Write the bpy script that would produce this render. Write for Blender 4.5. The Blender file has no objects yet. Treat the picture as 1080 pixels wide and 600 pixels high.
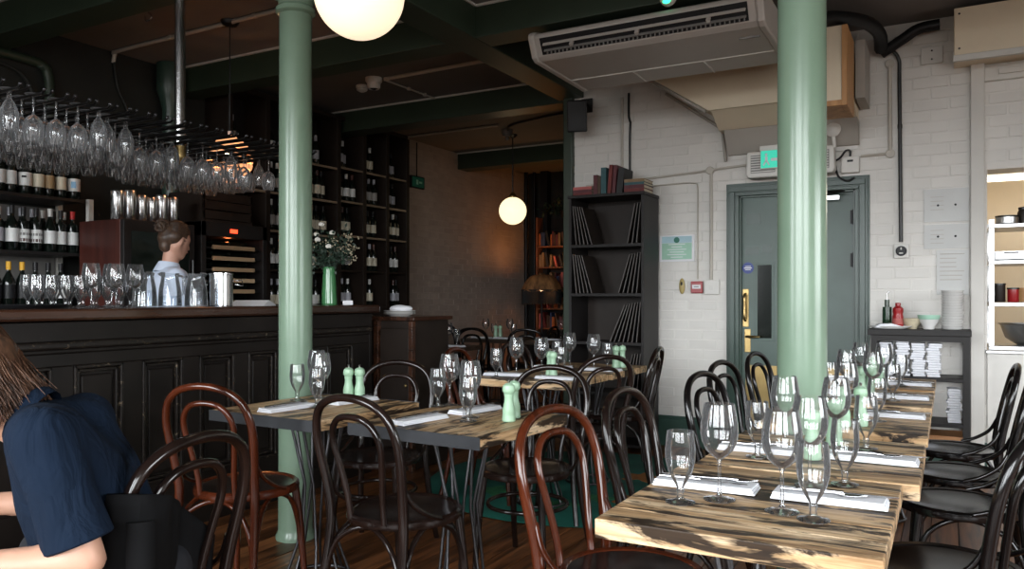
import bpy, bmesh, math, random
from mathutils import Vector, Matrix, Euler
random.seed(7)
PI = math.pi
R = math.radians
C = bpy.context.scene.collection
SC = bpy.context.scene

# ---------------------------------------------------------------- camera, light, exposure
cam_d = bpy.data.cameras.new('camera'); cam = bpy.data.objects.new('camera', cam_d); C.objects.link(cam)
cam.location = (0, 0, 1.22); cam.rotation_euler = (R(90), 0, R(29.05))
cam_d.sensor_width = 36; cam_d.lens = 36 * 828 / 1080; cam_d.shift_y = 14 / 1080
cam_d.clip_start = 0.02; cam_d.clip_end = 60
SC.camera = cam
SC.view_settings.view_transform = 'Standard'; SC.view_settings.look = 'None'
SC.view_settings.gamma = 1; SC.view_settings.exposure = 0.0; SC.view_settings.use_curve_mapping = False
try:
    SC.cycles.transparent_max_bounces = 40; SC.cycles.max_bounces = 10
    SC.cycles.caustics_reflective = False; SC.cycles.caustics_refractive = False
    SC.cycles.sample_clamp_indirect = 4.0
except Exception: pass
# overcast daylight: bright sky above the horizon, shaded street below it, reaching the room through its windows
w = bpy.data.worlds.new('sky'); SC.world = w; w.use_nodes = True; wt = w.node_tree
bg = wt.nodes['Background']; bg.inputs[1].default_value = SKY = 18.5
tc = wt.nodes.new('ShaderNodeTexCoord'); sx_ = wt.nodes.new('ShaderNodeSeparateXYZ'); wt.links.new(tc.outputs['Generated'], sx_.inputs[0])
rm_ = wt.nodes.new('ShaderNodeMapRange'); rm_.inputs[1].default_value = -.04; rm_.inputs[2].default_value = .06; wt.links.new(sx_.outputs[2], rm_.inputs[0])
mx_ = wt.nodes.new('ShaderNodeMix'); mx_.data_type = 'RGBA'; mx_.inputs[6].default_value = (.13, .125, .12, 1); mx_.inputs[7].default_value = (.93, .97, 1, 1)
wt.links.new(rm_.outputs[0], mx_.inputs[0]); wt.links.new(mx_.outputs[2], bg.inputs[0])
def portal(name, loc, rot, sx, sy):
    l = bpy.data.lights.new(name, 'AREA'); l.shape = 'RECTANGLE'; l.size = sx; l.size_y = sy; l.cycles.is_portal = True
    o = bpy.data.objects.new(name, l); o.location = loc; o.rotation_euler = rot; C.objects.link(o); return o
WINX = [(-5.2, -3.3), (-2.35, 0.45), (1.0, 3.8)]
for a_, b_ in WINX: portal('window_portal', ((a_ + b_) / 2, -2.25, 1.96), (R(90), 0, 0), b_ - a_, 2.22)
portal('window_portal', (4.1, 2.6, 1.5), (R(90), 0, R(90)), 2.6, 1.3)

# ---------------------------------------------------------------- materials
MATS = {}
def new_mat(name):
    m = bpy.data.materials.new(name); m.use_nodes = True; MATS[name] = m
    nt = m.node_tree; b = nt.nodes['Principled BSDF']; return m, nt, b
def node(nt, t, **k):
    n = nt.nodes.new(t)
    for a, v in k.items(): setattr(n, a, v)
    return n
def coords(nt, scale=(1, 1, 1), rnd=True, kind='Object'):
    tc = node(nt, 'ShaderNodeTexCoord'); mp = node(nt, 'ShaderNodeMapping')
    mp.inputs['Scale'].default_value = scale
    if rnd:
        oi = node(nt, 'ShaderNodeObjectInfo'); mu = node(nt, 'ShaderNodeMath', operation='MULTIPLY'); mu.inputs[1].default_value = 37.0
        nt.links.new(oi.outputs['Random'], mu.inputs[0])
        ad = node(nt, 'ShaderNodeVectorMath', operation='ADD')
        nt.links.new(tc.outputs[kind], ad.inputs[0]); nt.links.new(mu.outputs[0], ad.inputs[1])
        nt.links.new(ad.outputs[0], mp.inputs['Vector'])
    else: nt.links.new(tc.outputs[kind], mp.inputs['Vector'])
    return mp.outputs[0]
def noise(nt, vec, scale, detail=4, rough=.55, dist=0):
    n = node(nt, 'ShaderNodeTexNoise'); n.inputs['Scale'].default_value = scale; n.inputs['Detail'].default_value = detail
    n.inputs['Roughness'].default_value = rough; n.inputs['Distortion'].default_value = dist
    nt.links.new(vec, n.inputs['Vector']); return n.outputs['Fac']
def ramp(nt, fac, stops):
    r = node(nt, 'ShaderNodeValToRGB'); e = r.color_ramp.elements
    while len(e) < len(stops): e.new(.5)
    for el, (p, c) in zip(e, stops):
        el.position = p; el.color = (*c, 1) if len(c) == 3 else c
    nt.links.new(fac, r.inputs[0]); return r.outputs[0]
def mixc(nt, fac, a, b, mode='MIX'):
    m = node(nt, 'ShaderNodeMix', data_type='RGBA', blend_type=mode)
    if isinstance(fac, float): m.inputs[0].default_value = fac
    else: nt.links.new(fac, m.inputs[0])
    for i, v in ((6, a), (7, b)):
        if isinstance(v, tuple): m.inputs[i].default_value = (*v, 1)
        else: nt.links.new(v, m.inputs[i])
    return m.outputs[2]
def bump(nt, b, h, strength=.2, dist=.01):
    n = node(nt, 'ShaderNodeBump'); n.inputs['Strength'].default_value = strength; n.inputs['Distance'].default_value = dist
    nt.links.new(h, n.inputs['Height']); nt.links.new(n.outputs[0], b.inputs['Normal'])
def paint(name, col, rough=.5, var=.15, scale=3, bmp=0, bscale=30, metal=0, spec=.5, coat=0, rnd=True):
    m, nt, b = new_mat(name)
    v = coords(nt, rnd=rnd); f = noise(nt, v, scale, 5)
    d = tuple(c * (1 - var) for c in col); l = tuple(min(1, c * (1 + var)) for c in col)
    nt.links.new(ramp(nt, f, [(.3, d), (.7, l)]), b.inputs['Base Color'])
    b.inputs['Roughness'].default_value = rough; b.inputs['Metallic'].default_value = metal
    b.inputs['Specular IOR Level'].default_value = spec; b.inputs['Coat Weight'].default_value = coat
    if bmp: bump(nt, b, noise(nt, v, bscale, 3), bmp, .004)
    return m
def wood(name, dark, light, rough=.4, axis=0, grain=18, coat=0, var_obj=.25, bmp=.1, spec=.5):
    m, nt, b = new_mat(name)
    s = [1, 1, 1]; s = [grain if i != axis else grain / 14 for i in range(3)]
    v = coords(nt, tuple(s)); f = noise(nt, v, 1.0, 6, .62, .6)
    col = ramp(nt, f, [(.32, dark), (.68, light)])
    oi = node(nt, 'ShaderNodeObjectInfo')
    tint = ramp(nt, oi.outputs['Random'], [(0, (1 - var_obj,) * 3), (1, (1 + var_obj * .6,) * 3)])
    nt.links.new(mixc(nt, 1.0, col, tint, 'MULTIPLY'), b.inputs['Base Color'])
    b.inputs['Roughness'].default_value = rough; b.inputs['Coat Weight'].default_value = coat; b.inputs['Coat Roughness'].default_value = .15
    b.inputs['Specular IOR Level'].default_value = spec
    if bmp: bump(nt, b, f, bmp, .003)
    return m
def reclaimed(name, axis):
    """tan reclaimed boards with scorched dark patches stretched along the grain"""
    m, nt, b = new_mat(name)
    st = lambda k, a: tuple(k if i != axis else k / a for i in range(3))
    v1 = coords(nt, st(26, 12)); g = noise(nt, v1, 1, 6, .6, .5)
    v2 = coords(nt, st(13, 4.0)); p = noise(nt, v2, 1, 6, .68, .8)
    tan = ramp(nt, g, [(.28, (.26, .14, .06)), (.44, (.55, .36, .19)), (.66, (.80, .62, .41))])
    mm = node(nt, 'ShaderNodeMix', data_type='FLOAT'); mm.inputs[0].default_value = .3; nt.links.new(p, mm.inputs[2]); nt.links.new(g, mm.inputs[3])
    msk = ramp(nt, mm.outputs[0], [(.49, (0, 0, 0)), (.54, (1, 1, 1))])
    v3 = coords(nt, st(70, 30)); tan = mixc(nt, .75, tan, ramp(nt, noise(nt, v3, 1, 4, .6), [(.38, (.45, .38, .32)), (.55, (1, 1, 1))]), 'MULTIPLY')
    drk = ramp(nt, g, [(.3, (.007, .0055, .0045)), (.8, (.055, .032, .017))])
    nt.links.new(mixc(nt, msk, tan, drk), b.inputs['Base Color'])
    b.inputs['Roughness'].default_value = .45; b.inputs['Specular IOR Level'].default_value = .22
    bump(nt, b, g, .15, .003); return m
def metal(name, col, rough=.25):
    m, nt, b = new_mat(name); v = coords(nt); f = noise(nt, v, 12, 3)
    nt.links.new(ramp(nt, f, [(.3, tuple(c * .85 for c in col)), (.7, col)]), b.inputs['Base Color'])
    b.inputs['Metallic'].default_value = 1; b.inputs['Roughness'].default_value = rough; return m
def emit(name, col, strength, var=0):
    m, nt, b = new_mat(name)
    if var:
        v = coords(nt, rnd=False); c = ramp(nt, noise(nt, v, 6), [(.3, tuple(x * (1 - var) for x in col)), (.7, col)])
        nt.links.new(c, b.inputs['Emission Color']); nt.links.new(c, b.inputs['Base Color'])
    else:
        b.inputs['Base Color'].default_value = (*col, 1); b.inputs['Emission Color'].default_value = (*col, 1)
    b.inputs['Emission Strength'].default_value = strength; b.inputs['Roughness'].default_value = .4; return m
def thin_glass(name, tint=(1, 1, 1), edge=(.70, .74, .76), refl=1.0, haze=.05):
    """blown-glass wall: clear face-on, darker and more reflective towards grazing angles"""
    m = bpy.data.materials.new(name); m.use_nodes = True; MATS[name] = m; nt = m.node_tree
    nt.nodes.remove(nt.nodes['Principled BSDF']); out = nt.nodes['Material Output']
    lw = node(nt, 'ShaderNodeLayerWeight'); lw.inputs[0].default_value = .35
    tr = node(nt, 'ShaderNodeBsdfTransparent'); gl = node(nt, 'ShaderNodeBsdfGlossy'); gl.inputs['Roughness'].default_value = .03
    gl.inputs['Color'].default_value = (refl, refl, refl, 1)
    nt.links.new(ramp(nt, lw.outputs['Facing'], [(.62, tint), (1, edge)]), tr.inputs[0])
    fr = node(nt, 'ShaderNodeFresnel'); fr.inputs[0].default_value = 1.6
    mx = node(nt, 'ShaderNodeMixShader'); nt.links.new(fr.outputs[0], mx.inputs[0])
    nt.links.new(tr.outputs[0], mx.inputs[1]); nt.links.new(gl.outputs[0], mx.inputs[2])
    df = node(nt, 'ShaderNodeBsdfTranslucent'); df.inputs[0].default_value = (.95, .97, 1, 1); dd = node(nt, 'ShaderNodeBsdfDiffuse'); dd.inputs[0].default_value = (.95, .97, 1, 1)
    ad = node(nt, 'ShaderNodeMixShader'); ad.inputs[0].default_value = .5; nt.links.new(df.outputs[0], ad.inputs[1]); nt.links.new(dd.outputs[0], ad.inputs[2])
    m2 = node(nt, 'ShaderNodeMixShader'); nt.links.new(ramp(nt, lw.outputs['Facing'], [(.45, (haze * .5,) * 3), (1, (haze * 3.2,) * 3)]), m2.inputs[0]); nt.links.new(mx.outputs[0], m2.inputs[1]); nt.links.new(ad.outputs[0], m2.inputs[2])
    nt.links.new(m2.outputs[0], out.inputs['Surface']); return m

paint('white_brick', (.675, .65, .61), .45, .06, 2.5, .25, 24)
paint('dark_brick', (.42, .34, .29), .62, .15, 2.5, .3, 24)
paint('dark_wall', (.022, .023, .021), .6, .2, 2, spec=.3)
paint('plaster', (.17, .155, .145), .8, .10, 1.5)
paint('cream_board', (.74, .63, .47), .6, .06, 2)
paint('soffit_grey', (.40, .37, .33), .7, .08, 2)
wood('orange_brown', (.42, .20, .07), (.62, .33, .13), .5, 2)
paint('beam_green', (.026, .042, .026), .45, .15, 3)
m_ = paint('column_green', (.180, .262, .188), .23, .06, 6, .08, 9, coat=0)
paint('door_green', (.055, .092, .076), .38, .14, 4, .06, 20)
paint('frame_green', (.030, .060, .046), .32, .12, 5)
paint('skirting_green', (.035, .075, .058), .4, .15, 4)
paint('off_white_paint', (.60, .58, .54), .5, .05, 4)
paint('pipe_paint', (.50, .46, .40), .5, .08, 6)
paint('black_plastic', (.008, .008, .009), .45, .2, 8, spec=.3)
paint('white_plastic', (.66, .64, .60), .4, .05, 8)
paint('ac_plastic', (.46, .42, .385), .5, .06, 2)
paint('grey_plastic', (.20, .19, .18), .5, .1, 20)
paint('red_plastic', (.32, .012, .015), .3, .1, 8)
paint('yellowed_plastic', (.42, .32, .12), .4, .1, 8)
wood('floor_board', (.014, .006, .003), (.30, .115, .042), .34, 1, 22, 0, .5, .35, .3)
paint('floor_gap', (.008, .006, .005), .8, .2, 4)
# bar paint: near-black brown with pale chips
m, nt, b = new_mat('bar_paint')
v = coords(nt, (1, 1, 1), False); f = noise(nt, v, 60, 8, .8); f2 = noise(nt, v, 5, 4)
base = ramp(nt, f2, [(.3, (.006, .0045, .0038)), (.7, (.012, .009, .0075))])
nt.links.new(mixc(nt, ramp(nt, f, [(.655, (0, 0, 0)), (.68, (1, 1, 1))]), base, (.17, .13, .09)), b.inputs['Base Color'])
b.inputs['Roughness'].default_value = .42; b.inputs['Specular IOR Level'].default_value = .28
m, nt, b = new_mat('bar_moulding')
v = coords(nt, (1, 1, 1), False); f = noise(nt, v, 45, 8, .8); f2 = noise(nt, v, 4, 4)
base = ramp(nt, f2, [(.3, (.006, .0045, .0038)), (.7, (.012, .009, .0075))])
nt.links.new(mixc(nt, ramp(nt, f, [(.585, (0, 0, 0)), (.62, (1, 1, 1))]), base, (.20, .15, .10)), b.inputs['Base Color'])
b.inputs['Roughness'].default_value = .36; b.inputs['Specular IOR Level'].default_value = .35
wood('bar_top_wood', (.018, .008, .005), (.075, .030, .016), .22, 1, 14, .4)
wood('chair_dark', (.005, .003, .0027), (.017, .009, .007), .16, 2, 9, 0, .2, 0)
wood('chair_black', (.003, .0025, .0025), (.007, .0055, .0055), .17, 2, 9, 0, .2, 0)
wood('chair_red', (.022, .005, .002), (.095, .020, .007), .14, 2, 7, 0, .1, 0)
reclaimed('table_wood_x', 0); reclaimed('table_wood_y', 1)
metal('steel_edge', (.085, .088, .095), .5); metal('rod_steel', (.10, .10, .105), .4)
metal('chrome', (.78, .78, .79), .2); metal('stainless', (.60, .60, .60), .34); metal('brass', (.42, .30, .13), .34); metal('cutlery', (.55, .55, .57), .18)
metal('dark_metal', (.06, .06, .06), .4)
paint('linen', (.78, .79, .83), .85, .04, 14, .25, 160)
paint('mill_green', (.34, .52, .36), .35, .05, 10)
thin_glass('glass'); thin_glass('glass_rack', (.98, .99, 1), (.70, .74, .78), 1.0, .2); thin_glass('jug_glass', (.96, .98, 1), (.72, .78, .84), 1.0, .14)
thin_glass('water', (.93, .97, 1), (.85, .9, .95), .5, .05)
paint('bottle_glass', (.006, .009, .007), .10, .3, 6, spec=.7)
paint('bottle_green', (.012, .035, .016), .10, .3, 6, spec=.7)
paint('shelf_black', (.012, .010, .0095), .5, .2, 6, spec=.3)
paint('shelf_brown', (.018, .012, .009), .5, .2, 6, spec=.3)
wood('shelf_lip', (.20, .14, .09), (.34, .25, .17), .5, 1)
wood('mahogany', (.035, .009, .007), (.085, .022, .015), .35, 2, 10)
emit('globe_glass', (1.0, .82, .58), 1.0)
emit('globe_far', (1.0, .80, .48), 1.5)
emit('exit_green', (.02, .50, .34), .75); emit('exit_green_dim', (.01, .10, .06), .08)
emit('led_red', (1, .06, .02), 3); emit('led_green', (.05, 1, .4), 2.5)
emit('tube_light', (1.0, .93, .78), 3.5)
paint('ceramic', (.72, .71, .69), .2, .03, 8)
paint('paper', (.80, .80, .82), .7, .03, 8)
paint('rug_teal', (.006, .115, .085), .85, .25, 4, .3, 200)
paint('rug_orange', (.30, .11, .015), .85, .3, 20)
paint('rug_green', (.02, .16, .06), .85, .3, 20)
paint('skin', (.52, .29, .20), .45, .05, 10)
paint('skin_bar', (.52, .28, .20), .5, .05, 10)
paint('navy_cotton', (.0042, .0105, .024), .9, .15, 6, .0, 9, spec=.15); nt_ = MATS['navy_cotton'].node_tree; bump(nt_, nt_.nodes['Principled BSDF'], noise(nt_, coords(nt_, (1, 1, .45)), 15, 3, .5, 1.2), .55, .03)
paint('black_cloth', (.0035, .0035, .004), .9, .3, 8, .4, 14, spec=.15)
paint('denim', (.006, .007, .011), .8, .15, 30)
paint('shirt_blue', (.56, .62, .74), .75, .05, 12, .3, 18)
wood('hair_brown', (.020, .010, .007), (.13, .062, .034), .42, 2, 60, 0, .1, .2)
wood('hair_dark', (.022, .012, .008), (.095, .052, .03), .45, 2, 60, 0, .1, .2)
paint('eye_white', (.8, .78, .75), .2); paint('lip', (.40, .13, .11), .4)
paint('vase_green', (.055, .20, .075), .18, .12, 8, coat=.3)
paint('leaf', (.022, .045, .028), .5, .3, 10); paint('petal_white', (.75, .73, .66), .6, .08, 30); paint('petal_cream', (.55, .48, .34), .7, .15, 40)
paint('lamp_fringe', (.010, .014, .016), .7, .2, 30)

# ---------------------------------------------------------------- mesh helpers
def smooth_path(pts, n=6, closed=False):
    P = [Vector(p) for p in pts]; out = []; L = len(P)
    seg = L if closed else L - 1
    for i in range(seg):
        if closed: a, b_, c_, d = P[(i - 1) % L], P[i], P[(i + 1) % L], P[(i + 2) % L]
        else: a, b_, c_, d = P[max(i - 1, 0)], P[i], P[i + 1], P[min(i + 2, L - 1)]
        for k in range(n):
            t = k / n
            out.append(.5 * ((2 * b_) + (c_ - a) * t + (2 * a - 5 * b_ + 4 * c_ - d) * t * t + (3 * b_ - a - 3 * c_ + d) * t ** 3))
    if not closed: out.append(P[-1])
    return out
class MB:
    def __init__(s): s.v = []; s.f = []; s.s = []
    def add(s, vs, fs, sm=False):
        o = len(s.v); s.v += [tuple(x) for x in vs]
        for f in fs: s.f.append(tuple(i + o for i in f)); s.s.append(sm)
        return s
    def box(s, c, d, rz=0, rx=0, ry=0):
        M = Euler((rx, ry, rz)).to_matrix(); x, y, z = d[0] / 2, d[1] / 2, d[2] / 2; c = Vector(c)
        vs = [c + M @ Vector((i * x, j * y, k * z)) for k in (-1, 1) for j in (-1, 1) for i in (-1, 1)]
        return s.add(vs, [(0, 2, 3, 1), (4, 5, 7, 6), (0, 1, 5, 4), (2, 6, 7, 3), (0, 4, 6, 2), (1, 3, 7, 5)])
    def bb(s, x0, x1, y0, y1, z0, z1):
        return s.box(((x0 + x1) / 2, (y0 + y1) / 2, (z0 + z1) / 2), (abs(x1 - x0), abs(y1 - y0), abs(z1 - z0)))
    def tube(s, pts, r, n=8, closed=False, flat=1.0):
        P = [Vector(p) for p in pts]; L = len(P); rr = r if isinstance(r, (list, tuple)) else [r] * L
        T = []
        for i in range(L):
            a = P[(i - 1) % L] if (closed or i > 0) else P[i]; b_ = P[(i + 1) % L] if (closed or i < L - 1) else P[i]
            t = b_ - a; T.append(t.normalized() if t.length > 1e-9 else Vector((0, 0, 1)))
        up = Vector((0, 0, 1)) if abs(T[0].z) < .9 else Vector((1, 0, 0))
        u = (up - T[0] * up.dot(T[0])).normalized(); vs = []
        for i in range(L):
            u = (u - T[i] * u.dot(T[i]));
            u = u.normalized() if u.length > 1e-6 else T[i].orthogonal().normalized()
            w_ = T[i].cross(u)
            for k in range(n):
                a = 2 * PI * k / n; vs.append(P[i] + (u * math.cos(a) + w_ * math.sin(a) * flat) * rr[i])
        fs = []
        for i in range(L if closed else L - 1):
            j = (i + 1) % L
            for k in range(n): fs.append((i * n + k, i * n + (k + 1) % n, j * n + (k + 1) % n, j * n + k))
        s.add(vs, fs, 2)
        if not closed:
            o = len(s.v) - L * n
            s.f.append(tuple(o + k for k in reversed(range(n)))); s.s.append(False)
            s.f.append(tuple(o + (L - 1) * n + k for k in range(n))); s.s.append(False)
        return s
    def lathe(s, prof, n=20, c=(0, 0, 0), M=None, smooth=True):
        vs = []; fs = []; idx = []
        for (r, z) in prof:
            if r < 1e-6: idx.append([len(vs)]); vs.append(Vector((0, 0, z)))
            else:
                idx.append(list(range(len(vs), len(vs) + n)))
                vs += [Vector((r * math.cos(2 * PI * k / n), r * math.sin(2 * PI * k / n), z)) for k in range(n)]
        for a, b_ in zip(idx, idx[1:]):
            for k in range(n):
                q = [a[k % len(a)], a[(k + 1) % len(a)], b_[(k + 1) % len(b_)], b_[k % len(b_)]]
                q = list(dict.fromkeys(q))
                if len(q) > 2: fs.append(tuple(q))
        c = Vector(c)
        if M is not None: vs = [M @ x for x in vs]
        return s.add([x + c for x in vs], fs, smooth)
    def cyl(s, c, r, h, n=16, axis='z', r2=None):
        M = {'z': Matrix.Identity(3), 'x': Matrix.Rotation(PI / 2, 3, 'Y'), 'y': Matrix.Rotation(-PI / 2, 3, 'X')}[axis]
        r2 = r if r2 is None else r2; e = min(.004, r * .2, h * .25)
        return s.lathe([(0, 0), (r - e, 0), (r, e), (r2, h - e), (r2 - e, h), (0, h)], n, c, M)
    def ball(s, c, r, n=14, m=10):
        r = r if isinstance(r, (tuple, list)) else (r, r, r)
        M = Matrix.Diagonal(r)
        return s.lathe([(math.sin(PI * i / m), -math.cos(PI * i / m)) for i in range(m + 1)], n, c, M)
    def prism(s, poly, ax, a0, a1):
        """polygon in the plane normal to axis ax (0,1,2), swept from a0 to a1"""
        def p(q, a):
            l = list(q); l.insert(ax, a); return l
        n = len(poly); vs = [p(q, a0) for q in poly] + [p(q, a1) for q in poly]
        fs = [tuple(range(n)), tuple(reversed(range(n, 2 * n)))] + [(i, n + i, n + (i + 1) % n, (i + 1) % n) for i in range(n)]
        return s.add(vs, fs)
    def cap(s, p0, r0, p1, r1, n=12):
        p0, p1 = Vector(p0), Vector(p1); ax = p1 - p0; L = ax.length
        pr = [(r0 * math.sin(a), -r0 * math.cos(a)) for a in [PI / 2 * i / 4 for i in range(5)]]
        pr += [(r1 * math.cos(a), L + r1 * math.sin(a)) for a in [PI / 2 * i / 4 for i in range(5)]]
        pr[0] = (0, pr[0][1]); pr[-1] = (0, pr[-1][1])
        M = ax.to_track_quat('Z', 'Y').to_matrix() if L > 1e-6 else Matrix.Identity(3)
        return s.lathe(pr, n, p0, M)
    def mesh(s, name, mat):
        me = bpy.data.meshes.new(name); me.from_pydata(s.v, [], s.f)
        bm = bmesh.new(); bm.from_mesh(me); bmesh.ops.recalc_face_normals(bm, faces=bm.faces)
        for e in bm.edges:      # keep smooth shading off hard corners
            if len(e.link_faces) == 2 and e.calc_face_angle(0) > .66 and not all(s.s[f.index] == 2 for f in e.link_faces): e.smooth = False
        bm.to_mesh(me); bm.free()
        me.polygons.foreach_set('use_smooth', [bool(q) for q in s.s])
        if mat: me.materials.append(MATS[mat])
        return me
    def build(s, name, mat, parent=None, loc=(0, 0, 0), rz=0, bevel=0, rot=None):
        return inst(name, s.mesh(name, mat), parent, loc, rz, bevel, rot)
def inst(name, me, parent=None, loc=(0, 0, 0), rz=0, bevel=0, rot=None):
    o = bpy.data.objects.new(name, me); C.objects.link(o); o.location = loc
    o.rotation_euler = rot if rot else (0, 0, rz); o.parent = parent
    if bevel:
        b_ = o.modifiers.new('bevel', 'BEVEL'); b_.width = bevel; b_.segments = 2; b_.limit_method = 'ANGLE'; b_.angle_limit = R(40)
    return o
def tag(o, label=None, cat=None, group=None, kind=None):
    if label: o['label'] = label
    if cat: o['category'] = cat
    if group: o['group'] = group
    if kind: o['kind'] = kind
    return o
def thing(name, label, cat, loc=(0, 0, 0), rz=0, group=None):
    o = bpy.data.objects.new(name, None); o.empty_display_size = .05; C.objects.link(o)
    o.location = loc; o.rotation_euler = (0, 0, rz); return tag(o, label, cat, group)
KIDS = {}
def dup(o, loc=None, rz=None, label=None, group=None, parent=None, mats=None):
    c = o.copy(); C.objects.link(c); c.parent = parent
    if loc is not None: c.location = loc
    if rz is not None: c.rotation_euler = (0, 0, rz)
    if label: c['label'] = label
    if group: c['group'] = group
    if mats and c.type == 'MESH' and o.name.split('.')[0] in mats:
        c.material_slots[0].link = 'OBJECT'; c.material_slots[0].material = MATS[mats[o.name.split('.')[0]]]
    for k in list(o.children): dup(k, parent=c, mats=mats)
    return c
class Proto:
    """first use moves the original, later uses copy it with its parts"""
    def __init__(s, root): s.root = root; s.used = False
    def put(s, loc, rz=0, label=None, group=None, mats=None):
        if not s.used and not mats:
            s.used = True; o = s.root; o.location = loc; o.rotation_euler = (0, 0, rz)
            if label: o['label'] = label
            if group: o['group'] = group
            return o
        return dup(s.root, loc, rz, label, group, mats=mats)
    def done(s):
        if not s.used:
            def rm(o):
                for k in list(o.children): rm(k)
                bpy.data.objects.remove(o)
            rm(s.root)
def struct(name, mb, mat, label=None, bevel=0, parent=None, loc=(0, 0, 0)):
    o = mb.build(name, mat, parent, loc, 0, bevel); o['kind'] = 'structure'
    if label: o['label'] = label
    return o
ORD = ['first', 'second', 'third', 'fourth', 'fifth', 'sixth', 'seventh', 'eighth', 'ninth', 'tenth', 'eleventh', 'twelfth', 'thirteenth', 'fourteenth', 'fifteenth', 'sixteenth', 'seventeenth', 'eighteenth', 'nineteenth', 'twentieth', 'twenty-first', 'twenty-second', 'twenty-third', 'twenty-fourth']

# ---------------------------------------------------------------- room shell
XL, XR, YF, YB, YFAR, XC, ZC = -5.85, 4.0, -2.2, 6.3, 11.06, -2.90, 3.19
floor = struct('floor', MB().bb(XL - .2, XR + .2, YF - .2, YFAR + .2, -.25, -.012), 'floor_gap', 'dark varnished floorboards running towards the white brick wall')
BW = .128; nplank = 0
plank_me = {}
x = XL + .01; row = 0
while x < XR - .02:
    far = YFAR if x < XC else YB
    near = -2.15 if x > -3.3 else .5
    cuts = [near]; y = near + random.uniform(1.4, 3.2)
    while y < far - .8: cuts.append(y); y += random.uniform(2.6, 3.8)
    cuts.append(far)
    for a, b_ in zip(cuts, cuts[1:]):
        L = b_ - a - .003; wv = BW - .005
        me = MB().bb(-wv / 2, wv / 2, 0, L, -.02, 0).mesh('plank', 'floor_board')
        o = inst('plank', me, floor, (x + BW / 2, a, random.uniform(-.0025, 0)), 0); nplank += 1
    x += BW
ceil = struct('ceiling', MB().bb(XL - .2, XR + .2, YF - .2, YFAR + .2, ZC, ZC + .25), 'plaster', 'dim grey plaster ceiling between dark green beams')
# beams: across the room (along X) and one along Y over the left column
BZ = 2.97
def beam(n, x0, x1, y0, y1, label, z0=BZ):
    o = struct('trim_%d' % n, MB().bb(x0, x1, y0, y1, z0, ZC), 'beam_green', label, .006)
    m = MB(); t = .014
    if x1 - x0 > y1 - y0:
        for yy in (y0 - t / 2, y1 + t / 2): m.bb(x0, x1, yy - t / 2, yy + t / 2, ZC - .016, ZC)
    else:
        for xx in (x0 - t / 2, x1 + t / 2): m.bb(xx - t / 2, xx + t / 2, y0, y1, ZC - .016, ZC)
    m.build('cornice_strip', 'off_white_paint', o)
    return o
beam(1, XL, XR, 2.90, 3.12, 'dark green ceiling beam crossing above the green iron columns')
beam(2, XL, XR, 4.50, 4.72, 'dark green ceiling beam crossing in front of the air conditioner')
beam(3, XL, XC + .1, 6.38, 6.62, 'dark green ceiling beam crossing level with the white wall corner')
beam(4, XL, XC + .1, 9.0, 9.25, 'dark green ceiling beam crossing near the far globe lamp')
beam(5, XC - .12, XC + .12, YF, 6.3, 'dark green ceiling beam running lengthwise above the left column', BZ - .004)
beam(6, XL, XR, 1.2, 1.42, 'dark green ceiling beam above the near tables')

def brick_wall(wall, mat, origin, du, dn, U, Z0, Z1, holes=(), bw=.232, bh=.079, gap=.006, proud=.0045, view=None, limit=300, weathered=.0):
    """courses of painted bricks standing slightly proud of the wall face; the largest-looking ones are parts, the rest one mesh"""
    du, dn = Vector(du), Vector(dn); org = Vector(origin); items = []
    rows = int((Z1 - Z0) / bh)
    for r in range(rows + 1):
        z0 = Z0 + r * bh; z1 = min(z0 + bh - gap, Z1)
        if z1 - z0 < .015: continue
        u = -(bw / 2 if r % 2 else 0)
        while u < U:
            a, b_ = max(u, 0), min(u + bw - gap, U); u += bw
            pieces = [(a, b_)]
            for (h0, h1, hz0, hz1) in holes:
                if z1 > hz0 and z0 < hz1:
                    q = []
                    for (p0, p1) in pieces:
                        if p1 <= h0 or p0 >= h1: q.append((p0, p1))
                        else:
                            if h0 - p0 > .02: q.append((p0, h0))
                            if p1 - h1 > .02: q.append((h1, p1))
                    pieces = q
            for (p0, p1) in pieces:
                if p1 - p0 > .02: items.append((p0, p1, z0, z1))
    def dist(it): return (org + du * ((it[0] + it[1]) / 2) + Vector((0, 0, (it[2] + it[3]) / 2)) - Vector(view)).length
    items.sort(key=lambda it: -((it[1] - it[0]) * (it[3] - it[2]) > .010) * 100 + dist(it))
    cache = {}; stuff = MB()
    for i, (p0, p1, z0, z1) in enumerate(items):
        wv, hv = round(p1 - p0, 3), round(z1 - z0, 3)
        pr = proud + random.choice((-.002, 0, .001, .002)); e = .0045
        def pts():
            o_ = []
            for (uu, zz, nn) in ((-wv / 2, 0, -.01), (wv / 2, 0, -.01), (wv / 2, hv, -.01), (-wv / 2, hv, -.01), (-wv / 2 + e, e, pr), (wv / 2 - e, e, pr), (wv / 2 - e, hv - e, pr), (-wv / 2 + e, hv - e, pr)):
                o_.append(du * uu + dn * nn + Vector((0, 0, zz)))
            return o_
        fs = [(4, 5, 6, 7), (0, 1, 5, 4), (1, 2, 6, 5), (2, 3, 7, 6), (3, 0, 4, 7)]
        loc = org + du * ((p0 + p1) / 2) + Vector((0, 0, z0))
        if i < limit:
            k = (wv, hv, round(pr, 4))
            if k not in cache: cache[k] = MB().add(pts(), fs).mesh('brick', mat)
            inst('brick', cache[k], wall, loc)
        else: stuff.add([q + loc for q in pts()], fs)
    if stuff.v: tag(stuff.build('brickwork', mat, wall), kind='stuff')
VIEW = (0, 0, 1.22)
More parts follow.
